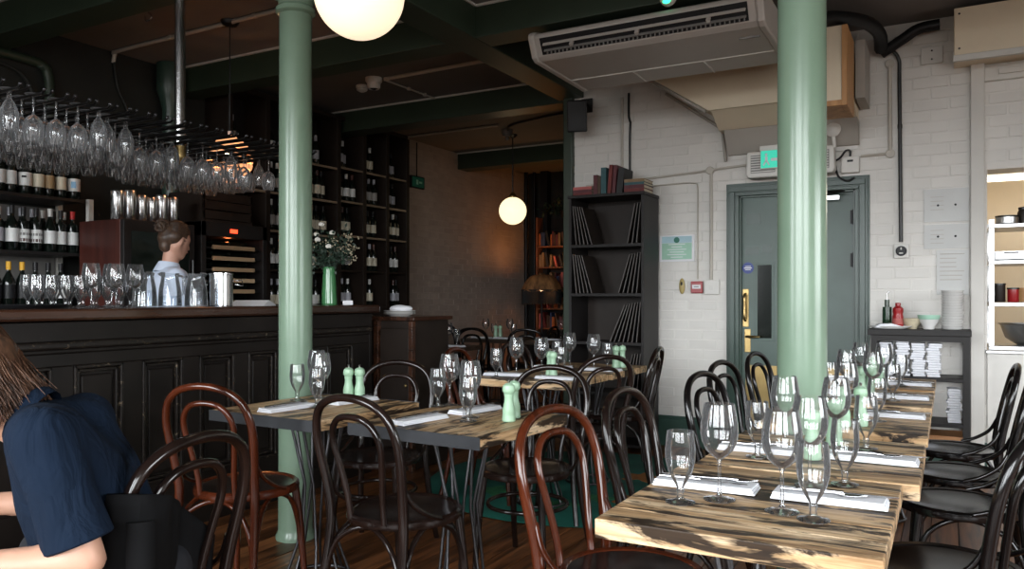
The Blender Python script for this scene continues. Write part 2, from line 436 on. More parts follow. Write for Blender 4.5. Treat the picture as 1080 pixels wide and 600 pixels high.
# left wall (dark panelling behind the bar, dark painted brick further back)
wl = struct('wall_left', MB().bb(XL - .2, XL, YF - .2, YFAR + .2, -.01, ZC), 'dark_wall', 'dark painted wall behind the bar and the far tables')
MB().bb(XL - .01, XL + .0015, 7.5, YFAR, 0, ZC).build('mortar_face', 'dark_brick', wl)
brick_wall(wl, 'dark_brick', (XL, 7.5, 0), (0, 1, 0), (1, 0, 0), YFAR - 7.5, .02, ZC, view=VIEW)
wf = struct('wall_far', MB().bb(XL, XC + .25, YFAR, YFAR + .2, -.01, ZC), 'dark_wall', 'dark wall at the far end of the back room')
# white brick wall with a doorway and the kitchen pass
DX0, DX1, DZ = -1.44, -.60, 2.02
KX0, KX1, KZ0, KZ1 = .235, 1.7, .84, 2.10
wb = MB()
for (a, b_, c_, d) in ((XC, DX0, 0, ZC), (DX0, DX1, DZ, ZC), (DX1, KX0, 0, ZC), (KX0, KX1, 0, KZ0), (KX0, KX1, KZ1, ZC), (KX1, XR, 0, ZC)):
    wb.bb(a, b_, YB, YB + .25, c_, d)
wb = struct('wall_back', wb, 'white_brick', 'white painted brick wall with the green door')
brick_wall(wb, 'white_brick', (XC + .01, YB, .255), (1, 0, 0), (0, -1, 0), 3.6, 0, ZC - .255, holes=((DX0 - XC - .01, DX1 - XC - .01, -.3, DZ - .255), (KX0 - XC - .01, 4, KZ0 - .255, KZ1 - .255)), view=VIEW)
struct('wall_side', MB().bb(XC, XC + .25, YB + .25, YFAR, -.01, ZC), 'white_brick', 'wall running back from the white wall corner')
struct('wall_right', MB().bb(XR, XR + .2, YF, 1.3, -.01, ZC).bb(XR, XR + .2, 3.9, YB, -.01, ZC).bb(XR, XR + .2, 1.3, 3.9, 0, .85).bb(XR, XR + .2, 1.3, 3.9, 2.15, ZC), 'off_white_paint')
fw = MB(); xs = [XL]
for a, b_ in WINX: xs += [a, b_]
xs.append(XR)
for i in range(0, len(xs), 2): fw.bb(xs[i], xs[i + 1], YF - .2, YF, -.01, ZC)
for a, b_ in WINX: fw.bb(a, b_, YF - .2, YF, 0, .85); fw.bb(a, b_, YF - .2, YF, 3.07, ZC)
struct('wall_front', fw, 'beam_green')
for i, (a, b_) in enumerate(WINX):
    m = MB(); y = YF - .06
    for xx in (a, (a + b_) / 2, b_): m.bb(xx - .03, xx + .03, y - .03, y + .03, .85, 3.07)
    for zz in (.88, 2.35, 3.04): m.bb(a, b_, y - .03, y + .03, zz - .03, zz + .03)
    struct('window_%d' % (i + 1), m, 'beam_green')
struct('baseboard_back', MB().bb(XC - .01, DX0 - .1, YB - .022, YB, 0, .225).bb(XC - .01, DX0 - .1, YB - .016, YB, .225, .25).bb(DX1 + .1, KX0, YB - .022, YB, 0, .225), 'skirting_green', 'dark green skirting under the white brick wall', .004)
struct('trim_7', MB().bb(XC - .06, XC + .03, YB - .05, YB + .3, 0, ZC), 'beam_green', 'dark green corner post where the white brick wall ends', .01)
struct('trim_8', MB().bb(.135, .218, YB - .055, YB, 0, 2.83), 'off_white_paint', 'white vertical post between the laminated sheets and the kitchen pass', .006)
struct('trim_9', MB().bb(.218, 1.8, YB - .04, YB, 2.70, 2.80), 'off_white_paint', 'white rail under the boxed shutter housing', .004)
struct('trim_10', MB().bb(XL, XL + .035, 3.8, 7.5, 2.28, 2.40).bb(XL, XL + .05, -1, 7.5, 2.62, 2.66).bb(XL, XL + .05, -1, 7.5, 2.50, 2.53), 'dark_wall', 'dark picture rail behind the bar', .004)
m = MB(); m.bb(XL + .30, XL + .42, 10.9, 11.02, 0, ZC).tube([(XL + .05, 10.9, 0), (XL + .05, 10.9, ZC)], .03, 8).tube([(XL + .17, 10.95, 0), (XL + .17, 10.95, ZC)], .025, 8)
struct('trim_11', m, 'black_plastic', 'dark vertical pipes in the far corner behind the fringed lamp')
m = MB()
for a, b_ in (((-5.2, 10.9), (2.92, 2.96)), ): pass
# green iron columns
def column(x, y, label):
    t = thing('iron_column', label, 'column', (x, y, 0))
    r0, r1 = .086, .080
    MB().lathe([(0, 0), (r0 + .012, 0), (r0 + .012, .02), (r0 + .004, .035), (r0, .05), (r0, .06), (r0 - .001, .3), (r1 + .002, 2.0), (r1, 2.64), (r1, 2.66), (0, 2.66)], 40).build('shaft', 'column_green', t)
    MB().lathe([(0, 2.655), (r1 + .004, 2.655), (r1 + .018, 2.665), (r1 + .018, 2.685), (r1 + .006, 2.70), (r1 + .006, 2.74), (r1 + .03, 2.80), (r1 + .05, 2.83), (r1 + .05, 2.86), (0, 2.86)], 40).build('capital', 'column_green', t)
    MB().bb(-.17, .17, -.13, .13, 2.861, 2.963).build('bearing_plate', 'beam_green', t, bevel=.008)
    for k in range(4):
        MB().box((0, 0, 0), (.012, .06, .09)).build('bracket', 'column_green', t, (.105 * math.cos(k * PI / 2), .105 * math.sin(k * PI / 2), 2.80), k * PI / 2 + PI / 2)
    return t
column(-2.905, 2.96, 'sage green iron column standing beside the bar and left table')
column(-.452, 2.925, 'sage green iron column rising between the tables in front of the door')
# slim green column on the wall behind the bar
t = thing('wall_column', 'dark green slim column against the wall behind the bar', 'column', (-5.72, 4.38, 0))
MB().lathe([(0, 0), (.10, 0), (.10, .1), (.075, .15), (.065, 2.8), (.09, 2.9), (.11, 2.96), (.11, 3.18), (0, 3.18)], 24).build('shaft', 'frame_green', t)
MB().lathe([(0, 2.30), (.075, 2.30), (.08, 2.32), (.075, 2.34), (0, 2.34)], 24).build('collar', 'frame_green', t)

# ---------------------------------------------------------------- door in the white wall
d1 = struct('door_1', MB().bb(DX0, DX1, YB + .03, YB + .075, .005, DZ), 'door_green', 'grey-green panelled door with narrow vision panel and brass kick plate', .004)
m = MB()   # stepped architrave
for (o0, o1, dp) in ((.0, .10, .018), (.012, .085, .032), (.028, .068, .046), (.075, .10, .040)):
    m.bb(DX0 - .10 + o0, DX0 - .10 + o1, YB - dp, YB - .001 * dp, 0, DZ + .0995 - o1)
    m.bb(DX1 + .10 - o1, DX1 + .10 - o0, YB - dp, YB - .001 * dp, 0, DZ + .0995 - o1)
    m.bb(DX0 - .10 + o0, DX1 + .10 - o0, YB - dp, YB, DZ + .10 - o1, DZ + .10 - o0)
m.build('architrave', 'frame_green', d1, bevel=.003)
MB().bb(DX0, DX0 + .012, YB - .01, YB + .09, 0, DZ).bb(DX1 - .012, DX1, YB - .01, YB + .09, 0, DZ).bb(DX0, DX1, YB - .01, YB + .09, DZ - .012, DZ).build('door_lining', 'frame_green', d1)
m = MB()
g = m; g.bb(-1.325, -1.185, YB + .022, YB + .03, .885, .905).bb(-1.325, -1.185, YB + .022, YB + .03, 1.475, 1.495).bb(-1.325, -1.308, YB + .022, YB + .03, .9, 1.48).bb(-1.202, -1.185, YB + .022, YB + .03, .9, 1.48)
g.build('vision_frame', 'door_green', d1, bevel=.002)
MB().bb(-1.31, -1.20, YB + .024, YB + .0295, .9, 1.48).build('vision_pane', 'bottle_glass', d1)
MB().bb(-1.40, -.64, YB + .024, YB + .03, .18, .69).build('kick_plate', 'brass', d1)
o = MB().lathe([(0, 0), (.044, 0), (.045, .003), (0, .004)], 24, M=Matrix.Rotation(PI / 2, 3, 'X')).build('door_sign', 'black_plastic', d1, (-1.382, YB + .030, 1.455))
paint('sign_blue', (.01, .035, .22), .4); o.data.materials[0] = MATS['sign_blue']
MB().bb(-.030, .030, 0, .001, -.004, .004).bb(-.022, .022, 0, .001, -.016, -.010).bb(-.022, .022, 0, .001, .010, .016).build('sign_lettering', 'paper', o, (0, -.0045, 0))
pl = MB().bb(-1.424, -1.376, YB + .024, YB + .03, .99, 1.29).build('pull_plate', 'brass', d1, bevel=.004)
MB().tube(smooth_path([(-1.40, YB + .025, 1.04), (-1.40, YB - .02, 1.06), (-1.40, YB - .02, 1.15), (-1.40, YB - .02, 1.23), (-1.40, YB + .025, 1.25)], 4), .011, 10).build('pull_handle', 'brass', pl)
lk = MB().bb(-1.408, -1.362, YB + .024, YB + .03, .79, .975).build('lock_plate', 'brass', d1, bevel=.003)
MB().tube([(-1.385, YB + .025, .915), (-1.385, YB - .03, .915), (-1.28, YB - .03, .915)], .010, 8).build('lever', 'brass', lk)
MB().cyl((-1.385, YB + .027, .83), .013, .012, 12, 'y').build('thumb_turn', 'brass', lk)
for zz in (1.82, 1.50, .35):
    hg = MB().bb(-.635, -.60, YB + .018, YB + .03, zz - .05, zz + .05).tube([(-.612, YB + .016, zz - .055), (-.612, YB + .016, zz + .055)], .009, 8).build('hinge', 'black_plastic', d1)
cl = MB().bb(-.86, -.70, YB - .045, YB + .03, 1.945, 1.985).build('door_closer', 'chrome', d1, bevel=.006)
MB().tube([(-.80, YB - .05, 1.99), (-.66, YB - .12, 2.0), (-.83, YB - .05, 2.01)], .008, 8).build('closer_arm', 'dark_metal', cl)
MB().bb(-1.39, -1.28, YB + .027, YB + .03, 1.80, 1.88).build('faded_patch', 'frame_green', d1)
MB().bb(-1.40, -1.30, YB + .027, YB + .03, 1.56, 1.62).bb(-1.27, -1.20, YB + .027, YB + .03, 1.57, 1.63).build('faded_patch', 'frame_green', d1)

# ---------------------------------------------------------------- bulkhead over the door
t = thing('stair_bulkhead', 'cream boxed stair underside on the white wall above the door', 'bulkhead', (0, 0, 0))
MB().prism([(-2.02, 2.93), (-1.58, 2.63), (-1.575, 2.63), (-.60, 2.63), (-.60, 2.96), (-2.02, 2.96)], 1, 5.88, YB - .012).build('boxing', 'cream_board', t)
MB().prism([(5.90, 2.628), (YB - .012, 2.628), (YB - .012, 2.52), (6.12, 2.52)], 0, -1.56, -.575).build('sloped_soffit', 'cream_board', t)
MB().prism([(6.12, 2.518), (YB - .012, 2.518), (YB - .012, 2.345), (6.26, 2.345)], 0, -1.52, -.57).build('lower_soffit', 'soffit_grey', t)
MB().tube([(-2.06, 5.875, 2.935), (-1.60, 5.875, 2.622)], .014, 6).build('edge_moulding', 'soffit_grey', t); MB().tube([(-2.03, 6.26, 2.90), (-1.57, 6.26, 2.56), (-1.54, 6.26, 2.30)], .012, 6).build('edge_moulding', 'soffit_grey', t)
MB().bb(-.75, -.60, 5.46, 5.85, 2.50, 2.98).build('end_board', 'cream_board', t)
MB().bb(-.60, -.565, 5.45, 5.86, 2.46, 2.98).bb(-.78, -.60, 5.45, 5.86, 2.462, 2.498).build('orange_lit_trim', 'orange_brown', t, bevel=.003)  # orange light on the box's right side is put into the trim colour
MB().bb(-.56, -.50, 5.9, YB - .01, 2.60, 3.0).build('side_board', 'soffit_grey', t)

# ---------------------------------------------------------------- ceiling cassette air conditioner
t = thing('air_conditioner', 'long off-white ceiling-hung air conditioner with louvred front vent', 'air conditioner', (-2.36, 0, 0))
L = 1.47
prof = [(4.50, 2.92), (4.47, 2.905), (4.46, 2.88), (4.52, 2.775), (4.56, 2.755), (5.30, 2.745), (5.32, 2.76), (5.32, 2.94), (4.60, 2.945)]
MB().prism(prof, 0, .045, L - .045).build('casing', 'ac_plastic', t, bevel=.006)
p2 = [(y + (.012 if y > 5 else -.012), z + (.008 if z > 2.85 else -.008)) for y, z in prof]
for a in (0, L - .045): MB().prism(p2, 0, a, a + .045).build('end_cap', 'ac_plastic', t, bevel=.012)
ang = math.atan2(2.88 - 2.775, 4.46 - 4.52)      # front face slope
def face_pt(u, off):   # u 0..1 up the front face
    y = 4.52 + (4.46 - 4.52) * u; z = 2.775 + (2.88 - 2.775) * u; n = Vector((0, -(2.88 - 2.775), -(4.52 - 4.46))).normalized(); return y + n.y * off, z + n.z * off
y0, z0 = face_pt(.08, .003); y1, z1 = face_pt(.95, .003)
MB().prism([(y0, z0), (y1, z1), (y1 + .01, z1), (y0 + .01, z0)], 0, .08, L - .09).build('vent_recess', 'black_plastic', t)
for u, wv in ((.30, .016), (.62, .013)):
    y, z = face_pt(u, .012); MB().box((L / 2, y, z), (L - .2, .008, .022 if u > .5 else .018), rx=-.5).build('louvre', 'grey_plastic' if u < .5 else 'ac_plastic', t, bevel=.003)
for k in range(3):
    y, z = face_pt(.5, .014); MB().box((.30 + k * .43, y, z), (.022, .02, .05), rx=-.5).build('louvre_clip', 'ac_plastic', t, bevel=.002)
y, z = face_pt(.16, .010)
m = MB()
for k in range(46): m.box((.12 + k * .0275, y, z), (.006, .012, .018))
tag(m.build('vent_teeth', 'grey_plastic', t), kind='stuff')
MB().bb(.05, L - .05, 5.02, 5.026, 2.742, 2.752).bb(.50, .506, 5.02, 5.30, 2.739, 2.75).bb(.98, .986, 5.02, 5.30, 2.739, 2.75).build('panel_joint', 'white_plastic', t)
MB().bb(1.28, 1.40, 4.70, 4.715, 2.744, 2.754).build('maker_plate', 'grey_plastic', t)
for xx in (.10, L - .10): MB().tube([(xx, 4.75, 2.93), (xx, 4.75, 3.18)], .012, 8).tube([(xx, 5.2, 2.93), (xx, 5.2, 3.18)], .012, 8).build('hanger', 'dark_metal', t)
t = thing('alarm_beacon', 'small alarm unit with glowing green light above the air conditioner', 'alarm', (-1.44, 4.466, 2.985))
MB().lathe([(0, 0), (.05, 0), (.05, .02), (.042, .035), (0, .035)], 18, M=Matrix.Rotation(PI / 2, 3, 'X')).build('base', 'white_plastic', t, (0, .028, 0))
MB().ball((0, -.012, -.03), (.024, .016, .014)).build('lens', 'led_green', t)
# black loudspeaker at the wall corner
t = thing('loudspeaker', 'black loudspeaker hung at the top corner of the white wall', 'loudspeaker', (-2.73, 6.06, 2.62))
MB().prism([(-.085, -.08), (.085, -.08), (.07, .09), (-.07, .09)], 2, 0, .26).build('cabinet', 'black_plastic', t, bevel=.012, rot=(R(14), 0, R(20)))
MB().bb(-.065, .065, -.088, -.082, .02, .24).build('grille', 'black_plastic', t, rot=(R(14), 0, R(20)))
MB().tube([(0, .05, .20), (0, .12, .26), (.0, .19, .26)], .014, 8).bb(-.05, .05, .185, .198, .2, .32).build('bracket', 'dark_metal', t)
# emergency light with exit sign above the door
t = thing('emergency_light', 'white emergency light box with green exit sign above the door', 'emergency light', (-1.04, 6.19, 2.135))
MB().prism([(-.32, .03), (-.30, 0), (.30, 0), (.32, .03), (.31, .20), (-.31, .20)], 1, -.05, .06).build('housing', 'white_plastic', t, bevel=.012)
for sx in (-1, 1):
    gr = MB().bb(sx * .19 - .09, sx * .19 + .09, -.056, -.05, .035, .17).build('lamp_grille', 'grey_plastic', t)
    for k in range(7): MB().bb(sx * .19 - .088, sx * .19 + .088, -.059, -.056, .04 + k * .019, .047 + k * .019).build('grille_bar', 'white_plastic', gr)
sg = MB().bb(-.205, -.05, -.075, -.058, .06, .20).build('exit_sign', 'white_plastic', t, bevel=.004)
pn = MB().bb(-.200, -.055, -.079, -.075, .065, .195).build('sign_panel', 'exit_green', sg)
MB().bb(-.21, -.05, -.07, -.01, .20, .235).build('sign_cap', 'white_plastic', t, bevel=.004)
sh = MB().ball((-.16, -.081, .165), (.010, .003, .010)).bb(-.168, -.150, -.082, -.079, .11, .15).box((-.172, -.0805, .10), (.010, .003, .035), ry=.5).box((-.146, -.0805, .10), (.010, .003, .035), ry=-.5).bb(-.125, -.075, -.082, -.079, .115, .135).build('running_figure', 'paper', sg)
t = thing('fan_sounder', 'round white dish sounder on the soffit above the emergency light', 'sounder', (-.735, 6.17, 2.45))
MB().lathe([(0, 0), (.05, 0), (.055, .02), (.03, .045), (0, .05)], 20, M=Matrix.Rotation(PI / 2, 3, 'X')).build('dish', 'white_plastic', t)
MB().tube([(0, -.01, -.04), (.01, -.01, -.13)], .014, 8).build('neck', 'white_plastic', t)
t = thing('fused_switch', 'square white fused switch with black flex beside the emergency light', 'switch', (-.63, YB - .03, 2.20))
MB().bb(-.062, .062, -.012, .022, -.06, .06).build('plate', 'white_plastic', t, bevel=.006)
MB().bb(-.02, .02, -.016, -.012, .02, .035).build('rocker', 'black_plastic', t)
MB().tube(smooth_path([(-.14, -.01, .02), (-.07, -.03, .05), (-.03, -.03, .10), (.0, -.02, .10), (.0, -.016, .06)], 4), .008, 6).tube(smooth_path([(-.10, -.02, .0), (-.08, -.03, -.08), (-.02, -.03, -.12), (.03, -.02, -.10)], 4), .008, 6).build('flex', 'black_plastic', t)

# ---------------------------------------------------------------- pipes and cables on the white wall and ceiling
def conduit(name, pts, r, mat, label, boxes=(), clips=(), n=8, cat='pipe'):
    t = thing(name, label, cat)
    MB().tube(pts, r, n).build('tube', mat, t)
    for b_ in boxes: MB().cyl((b_[0], b_[1] + .02, b_[2]), .032, .045, 16, 'y' if len(b_) < 4 else b_[3]).build('junction_box', mat, t)
    for c_ in clips: MB().box(c_, (.03, .03, .03)).build('clip', mat, t, bevel=.003)
    return t
yw = YB - .018
conduit('wall_conduit', smooth_path([(-2.75, yw, 2.19), (-2.2, yw, 2.215), (-1.70, yw, 2.24), (-1.60, yw, 2.25), (-1.36, yw, 2.262)], 3), .010, 'pipe_paint', 'thin painted conduit running along the white wall from bookcase to emergency light', [(-1.672, yw - .03, 2.242)])
conduit('wall_conduit', [(-1.662, yw, 2.23), (-1.662, yw, 1.36)], .012, 'pipe_paint', 'painted conduit dropping from junction box to the white switch')
conduit('wall_cable', smooth_path([(-2.2, yw, 2.15), (-1.95, yw, 2.155), (-1.80, yw, 2.15), (-1.772, yw, 2.10), (-1.772, yw, 1.8), (-1.772, yw, 1.37)], 3), .006, 'pipe_paint', 'thin painted cable dropping to the red fire alarm box')
conduit('wall_conduit', [(-.56, yw, 2.26), (-.365, yw, 2.262)], .010, 'pipe_paint', 'short horizontal conduit right of the fused switch', [(-.365, yw - .03, 2.262)])
conduit('wall_conduit', [(-.365, yw, 2.28), (-.368, yw, 2.90)], .014, 'pipe_paint', 'painted conduit with round boxes beside the black pipe', [(-.368, yw - .03, 2.91)])
conduit('steel_pipe', smooth_path([(-.45, yw - .03, 3.03), (-.36, yw - .03, 3.0), (-.31, yw - .02, 2.93), (-.305, yw - .01, 2.8), (-.300, yw - .01, 2.2), (-.295, yw - .01, 1.62)], 4), .013, 'dark_metal', 'black steel conduit dropping down the white wall to a socket', (), [(-.302, yw, 2.45)])
t = thing('round_socket', 'round black and steel socket at the end of the black conduit', 'socket', (-.293, YB - .02, 1.555))
MB().bb(-.05, .05, -.01, .012, -.052, .052).build('plate', 'white_plastic', t, bevel=.006)
MB().cyl((0, -.03, 0), .036, .022, 18, 'y').build('socket_face', 'black_plastic', t)
MB().bb(-.012, .012, -.04, -.03, -.02, -.012).bb(-.004, .004, -.04, -.03, .008, .024).build('socket_slot', 'white_plastic', t)
conduit('air_duct', smooth_path([(-.92, 5.15, 2.86), (-.70, 5.4, 3.02), (-.5, 5.7, 3.06), (-.42, 6.0, 3.06), (-.42, 6.2, 3.0)], 4), .045, 'black_plastic', 'black lagged pipe from the air conditioner to the wall')
conduit('lagged_pipe', smooth_path([(-.42, 6.24, 2.98), (-.28, 6.2, 3.05), (-.18, 6.18, 3.10), (-.05, 6.18, 3.11)], 4), .04, 'black_plastic', 'black lagged pipe bent up to the ceiling above the steel conduit')
t = thing('junction_plate', 'white square junction plate near the ceiling beside black pipes', 'junction box', (-.10, YB - .02, 2.93)); MB().bb(-.07, .07, -.012, .012, -.06, .06).build('plate', 'off_white_paint', t, bevel=.005); MB().ball((.0, -.014, .03), .006).ball((.0, -.014, -.03), .006).build('screw', 'dark_metal', t)
zc = ZC - .016
conduit('ceiling_conduit', smooth_path([(-5.835, 3.94, 3.10), (-5.80, 3.93, 3.16), (-5.74, 3.92, zc), (-4.9, 3.905, zc), (-3.04, 3.87, zc)], 4), .016, 'pipe_paint', 'pale conduit crossing the ceiling above the bar', (), [(-5.1, 3.905, zc), (-4.2, 3.89, zc)])
conduit('ceiling_conduit', [(-4.40, 5.58, zc), (-3.04, 5.54, zc)], .018, 'pipe_paint', 'pale conduit between the ceiling camera and the long beam', (), [(-3.9, 5.565, zc)])
conduit('ceiling_cable', [(-4.42, 5.60, zc), (-4.40, 6.36, zc)], .009, 'pipe_paint', 'thin pale cable running from the ceiling camera to the next beam', (), [(-4.41, 5.95, zc), (-4.405, 6.2, zc)])
conduit('ceiling_conduit', [(-5.80, 7.72, zc), (-4.45, 7.70, zc)], .014, 'pipe_paint', 'dim conduit on the ceiling of the back room')
conduit('ceiling_cable', smooth_path([(-4.5, 8.0, zc), (-4.2, 7.7, zc), (-3.0, 7.4, zc)], 3), .012, 'black_plastic', 'dark cable on the back room ceiling by the globe lamp')
conduit('wall_pipe', smooth_path([(-5.80, 2.2, 2.94), (-5.80, 3.2, 2.94), (-5.80, 3.36, 2.92), (-5.80, 3.40, 2.86), (-5.80, 3.41, 2.75), (-5.80, 3.42, 2.2)], 4), .035, 'beam_green', 'dark green pipe turning down the wall left of the bar shelves')
conduit('wall_cable', smooth_path([(-5.82, 3.0, 2.88), (-5.82, 3.2, 2.84), (-5.82, 3.3, 2.7), (-5.82, 3.34, 2.4)], 4), .014, 'dark_wall', 'dark cable curving beside the green pipe behind the bar')
conduit('wall_conduit', [(-2.42, yw, 2.92), (-2.42, yw, 2.08)], .012, 'pipe_paint', 'left thin conduit rising above the books on the bookcase')
conduit('wall_conduit', smooth_path([(-2.36, yw, 2.95), (-2.36, yw, 2.75), (-2.345, yw, 2.70), (-2.35, yw, 2.60), (-2.35, yw, 2.08)], 2), .010, 'dark_metal', 'dark thin conduit rising above the books on the bookcase')
conduit('wall_cable', smooth_path([(-5.82, 3.94, 3.10), (-5.82, 3.97, 2.9), (-5.82, 4.05, 2.75), (-5.82, 4.06, 2.6), (-5.82, 3.98, 2.55)], 4), .012, 'dark_wall', 'dark cable dropping down the wall from the ceiling conduit')
# ceiling fittings
t = thing('ceiling_camera', 'white dome security camera on the ceiling beyond the bar', 'camera', (-4.50, 5.55, ZC)); MB().lathe([(0, 0), (.075, 0), (.075, -.03), (.06, -.05), (0, -.05)], 24).build('housing', 'white_plastic', t); MB().ball((0, 0, -.05), (.05, .05, .06), 16).build('dome', 'black_plastic', t); MB().lathe([(.06, -.05), (.058, -.085), (.045, -.10), (.05, -.05)], 20).build('shroud', 'white_plastic', t)
t = thing('smoke_detector', 'small white smoke detector beside the ceiling camera', 'smoke detector', (-4.76, 5.70, ZC)); MB().lathe([(0, 0), (.055, 0), (.055, -.02), (.048, -.045), (.02, -.06), (0, -.06)], 20).build('body', 'white_plastic', t); MB().lathe([(.05, -.026), (.053, -.03), (.05, -.034)], 20).build('slot_ring', 'grey_plastic', t)
t = thing('smoke_detector', 'dark smoke detector on the back room ceiling above the globe lamp', 'smoke detector', (-4.52, 8.02, ZC)); MB().lathe([(0, 0), (.07, 0), (.07, -.03), (.05, -.08), (0, -.09)], 18).build('body', 'grey_plastic', t); MB().ball((0, 0, -.1), .03).build('sensor', 'grey_plastic', t)
o = MB().tube(smooth_path([(.0, 0, 0), (.03, 0, -.02), (.025, 0, -.05), (-.025, 0, -.05), (-.03, 0, -.02)], 4), .006, 8).build('ceiling_hook', 'chrome', None, (-4.83, 3.52, ZC)); tag(o, 'small bright hook screwed into the ceiling above the bar', 'hook')

# boxed shutter housing above the kitchen pass
t = thing('shutter_housing', 'cream boxed shutter housing on the wall above the kitchen pass', 'shutter box', (0, 0, 0))
MB().bb(.035, 1.95, 5.98, YB - .001, 2.82, 3.14).build('casing', 'cream_board', t, bevel=.004)
MB().bb(.03, 1.96, 5.965, 6.0, 2.785, 2.825).build('lower_rail', 'off_white_paint', t, bevel=.003)
for zz in (2.87, 3.10): MB().cyl((.065, 5.978, zz), .007, .004, 10, 'y').build('screw', 'dark_metal', t)
MB().bb(.30, .52, YB - .06, YB - .04, 2.735, 2.77).build('catch', 'off_white_paint', t, bevel=.003)
# things on the white wall
t = thing('certificate', 'framed green certificate on the white wall left of the door', 'certificate', (-1.945, YB - .012, 1.625))
MB().bb(-.145, .145, -.004, .008, -.108, .108).build('sheet', 'paper', t)
paint('cert_green', (.35, .58, .45), .6); paint('cert_dark', (.02, .16, .11), .5); paint('cert_blue', (.42, .60, .66), .6)
MB().bb(-.125, .125, -.006, -.004, .045, .098).build('header_band', 'cert_blue', t)
MB().bb(-.125, .125, -.006, -.004, -.09, .043).build('printed_panel', 'cert_green', t)
MB().lathe([(0, 0), (.024, 0), (0, .002)], 20, M=Matrix.Rotation(PI / 2, 3, 'X')).build('emblem', 'cert_dark', t, (0, -.006, .068))
m = MB()
for k, wv in enumerate((.07, .045, .08, .06, .08, .05)): m.bb(-wv, wv, -.0075, -.006, .03 - k * .021, .036 - k * .021)
m.build('text_lines', 'paper', t)
t = thing('fire_alarm', 'red fire alarm call point with white label on the white wall', 'fire alarm', (-1.775, YB - .03, 1.305)); MB().bb(-.048, .048, -.012, .022, -.048, .048).build('box', 'red_plastic', t, bevel=.006); MB().bb(-.034, .034, -.015, -.012, -.012, .02).build('label_plate', 'paper', t); MB().bb(-.02, .02, -.016, -.015, .0, .008).build('lettering', 'grey_plastic', t)
t = thing('white_switch', 'white square switch plate right of the red fire alarm', 'switch', (-1.655, YB - .025, 1.305)); MB().bb(-.06, .06, -.008, .017, -.06, .06).build('plate', 'white_plastic', t, bevel=.005); MB().bb(-.015, .015, -.012, -.008, -.02, .02).build('rocker', 'white_plastic', t, bevel=.002)
t = thing('bell_push', 'yellowed oval bell push left of the red fire alarm', 'bell push', (-1.90, YB - .02, 1.315)); MB().ball((0, 0, 0), (.024, .014, .065)).build('case', 'yellowed_plastic', t); MB().ball((0, -.012, .02), (.009, .006, .016)).build('button', 'black_plastic', t)
for nm, x0, x1, z0, z1, lb in (('laminated_notice', -.15, .125, 1.755, 1.985, 'upper laminated notice on the white wall beside the white post'), ('laminated_notice', -.15, .125, 1.565, 1.735, 'lower wide laminated notice with black dots beside the white post'), ('laminated_notice', -.07, .125, 1.24, 1.555, 'tall laminated sheet hanging above the stack of plates')):
    t = thing(nm, lb, 'notice', ((x0 + x1) / 2, YB - .012, (z0 + z1) / 2)); wv, hv = (x1 - x0) / 2, (z1 - z0) / 2
    MB().bb(-wv, wv, -.002, .002, -hv, hv).build('sheet', 'laminate' if 'laminate' in MATS else (paint('laminate', (.50, .50, .485), .3, .05, 6, .3, 9, spec=.35) and 'laminate'), t)
    if z1 < 1.6:
        m = MB()
        for k in range(7): m.bb(-wv * .8, wv * random.uniform(.2, .8), -.003, -.002, hv * .8 - k * .03, hv * .8 - k * .03 + .006)
        m.build('text_lines', 'soffit_grey', t)
    else:
        for px_ in (-.3, .35): MB().cyl((px_ * wv * 2 * .6, -.005, .0), .008, .004, 10, 'y').build('pin', 'black_plastic', t)
        m = MB()
        for k in range(4): m.bb(-wv * .7, -wv * .1, -.003, -.002, hv * .5 - k * .03, hv * .5 - k * .03 + .004)
        m.build('text_lines', 'soffit_grey', t)

# ---------------------------------------------------------------- kitchen beyond the pass
kw = MB().bb(-.1, 2.2, 8.3, 8.4, 0, 2.6).bb(-.2, -.1, YB + .25, 8.4, 0, 2.6).bb(2.2, 2.3, YB + .25, 8.4, 0, 2.6).bb(-.2, 2.3, YB + .25, 8.4, 2.6, 2.7)
struct('wall_kitchen', kw, 'cream_board', 'cream kitchen wall seen through the pass')
t = thing('kitchen_light', 'bright strip light glowing in the kitchen through the pass', 'strip light', (.75, 7.6, 2.2)); MB().bb(-.6, .6, -.05, .05, .03, .08).build('batten', 'white_plastic', t); MB().tube([(-.58, 0, 0), (.58, 0, 0)], .022, 10).build('tube', 'tube_light', t)
l = bpy.data.lights.new('kitchen_lamp', 'POINT'); l.energy = 13; l.color = (1, .92, .80); l.shadow_soft_size = .2; lo = bpy.data.objects.new('kitchen_lamp', l); lo.location = (.75, 7.4, 2.05); C.objects.link(lo)
t = thing('pass_rack', 'stainless steel shelf rack standing in the kitchen pass opening', 'rack', (0, 0, 0))
for xx in (.262, 1.5):
    for yy in (6.36, 6.75): MB().bb(xx - .016, xx + .016, yy - .016, yy + .016, .86, 1.76).build('post', 'stainless', t)
for zz in (.862, 1.16, 1.45, 1.70): MB().bb(.25, 1.52, 6.33, 6.78, zz, zz + .028).build('shelf', 'stainless', t, bevel=.003)
t = thing('pass_counter', 'white panelled counter under the kitchen pass', 'counter', (0, 0, 0)); MB().bb(.236, 1.7, YB - .03, YB - .012, 0, .838).build('front_panel', 'white_plastic', t); MB().bb(.225, 1.7, YB - .06, YB - .012, .842, .862).build('ledge', 'stainless', t, bevel=.003); struct('trim_12', MB().bb(.236, 1.7, YB - .011, YB + .25, .841, .8445), 'stainless', 'steel sill of the kitchen pass')
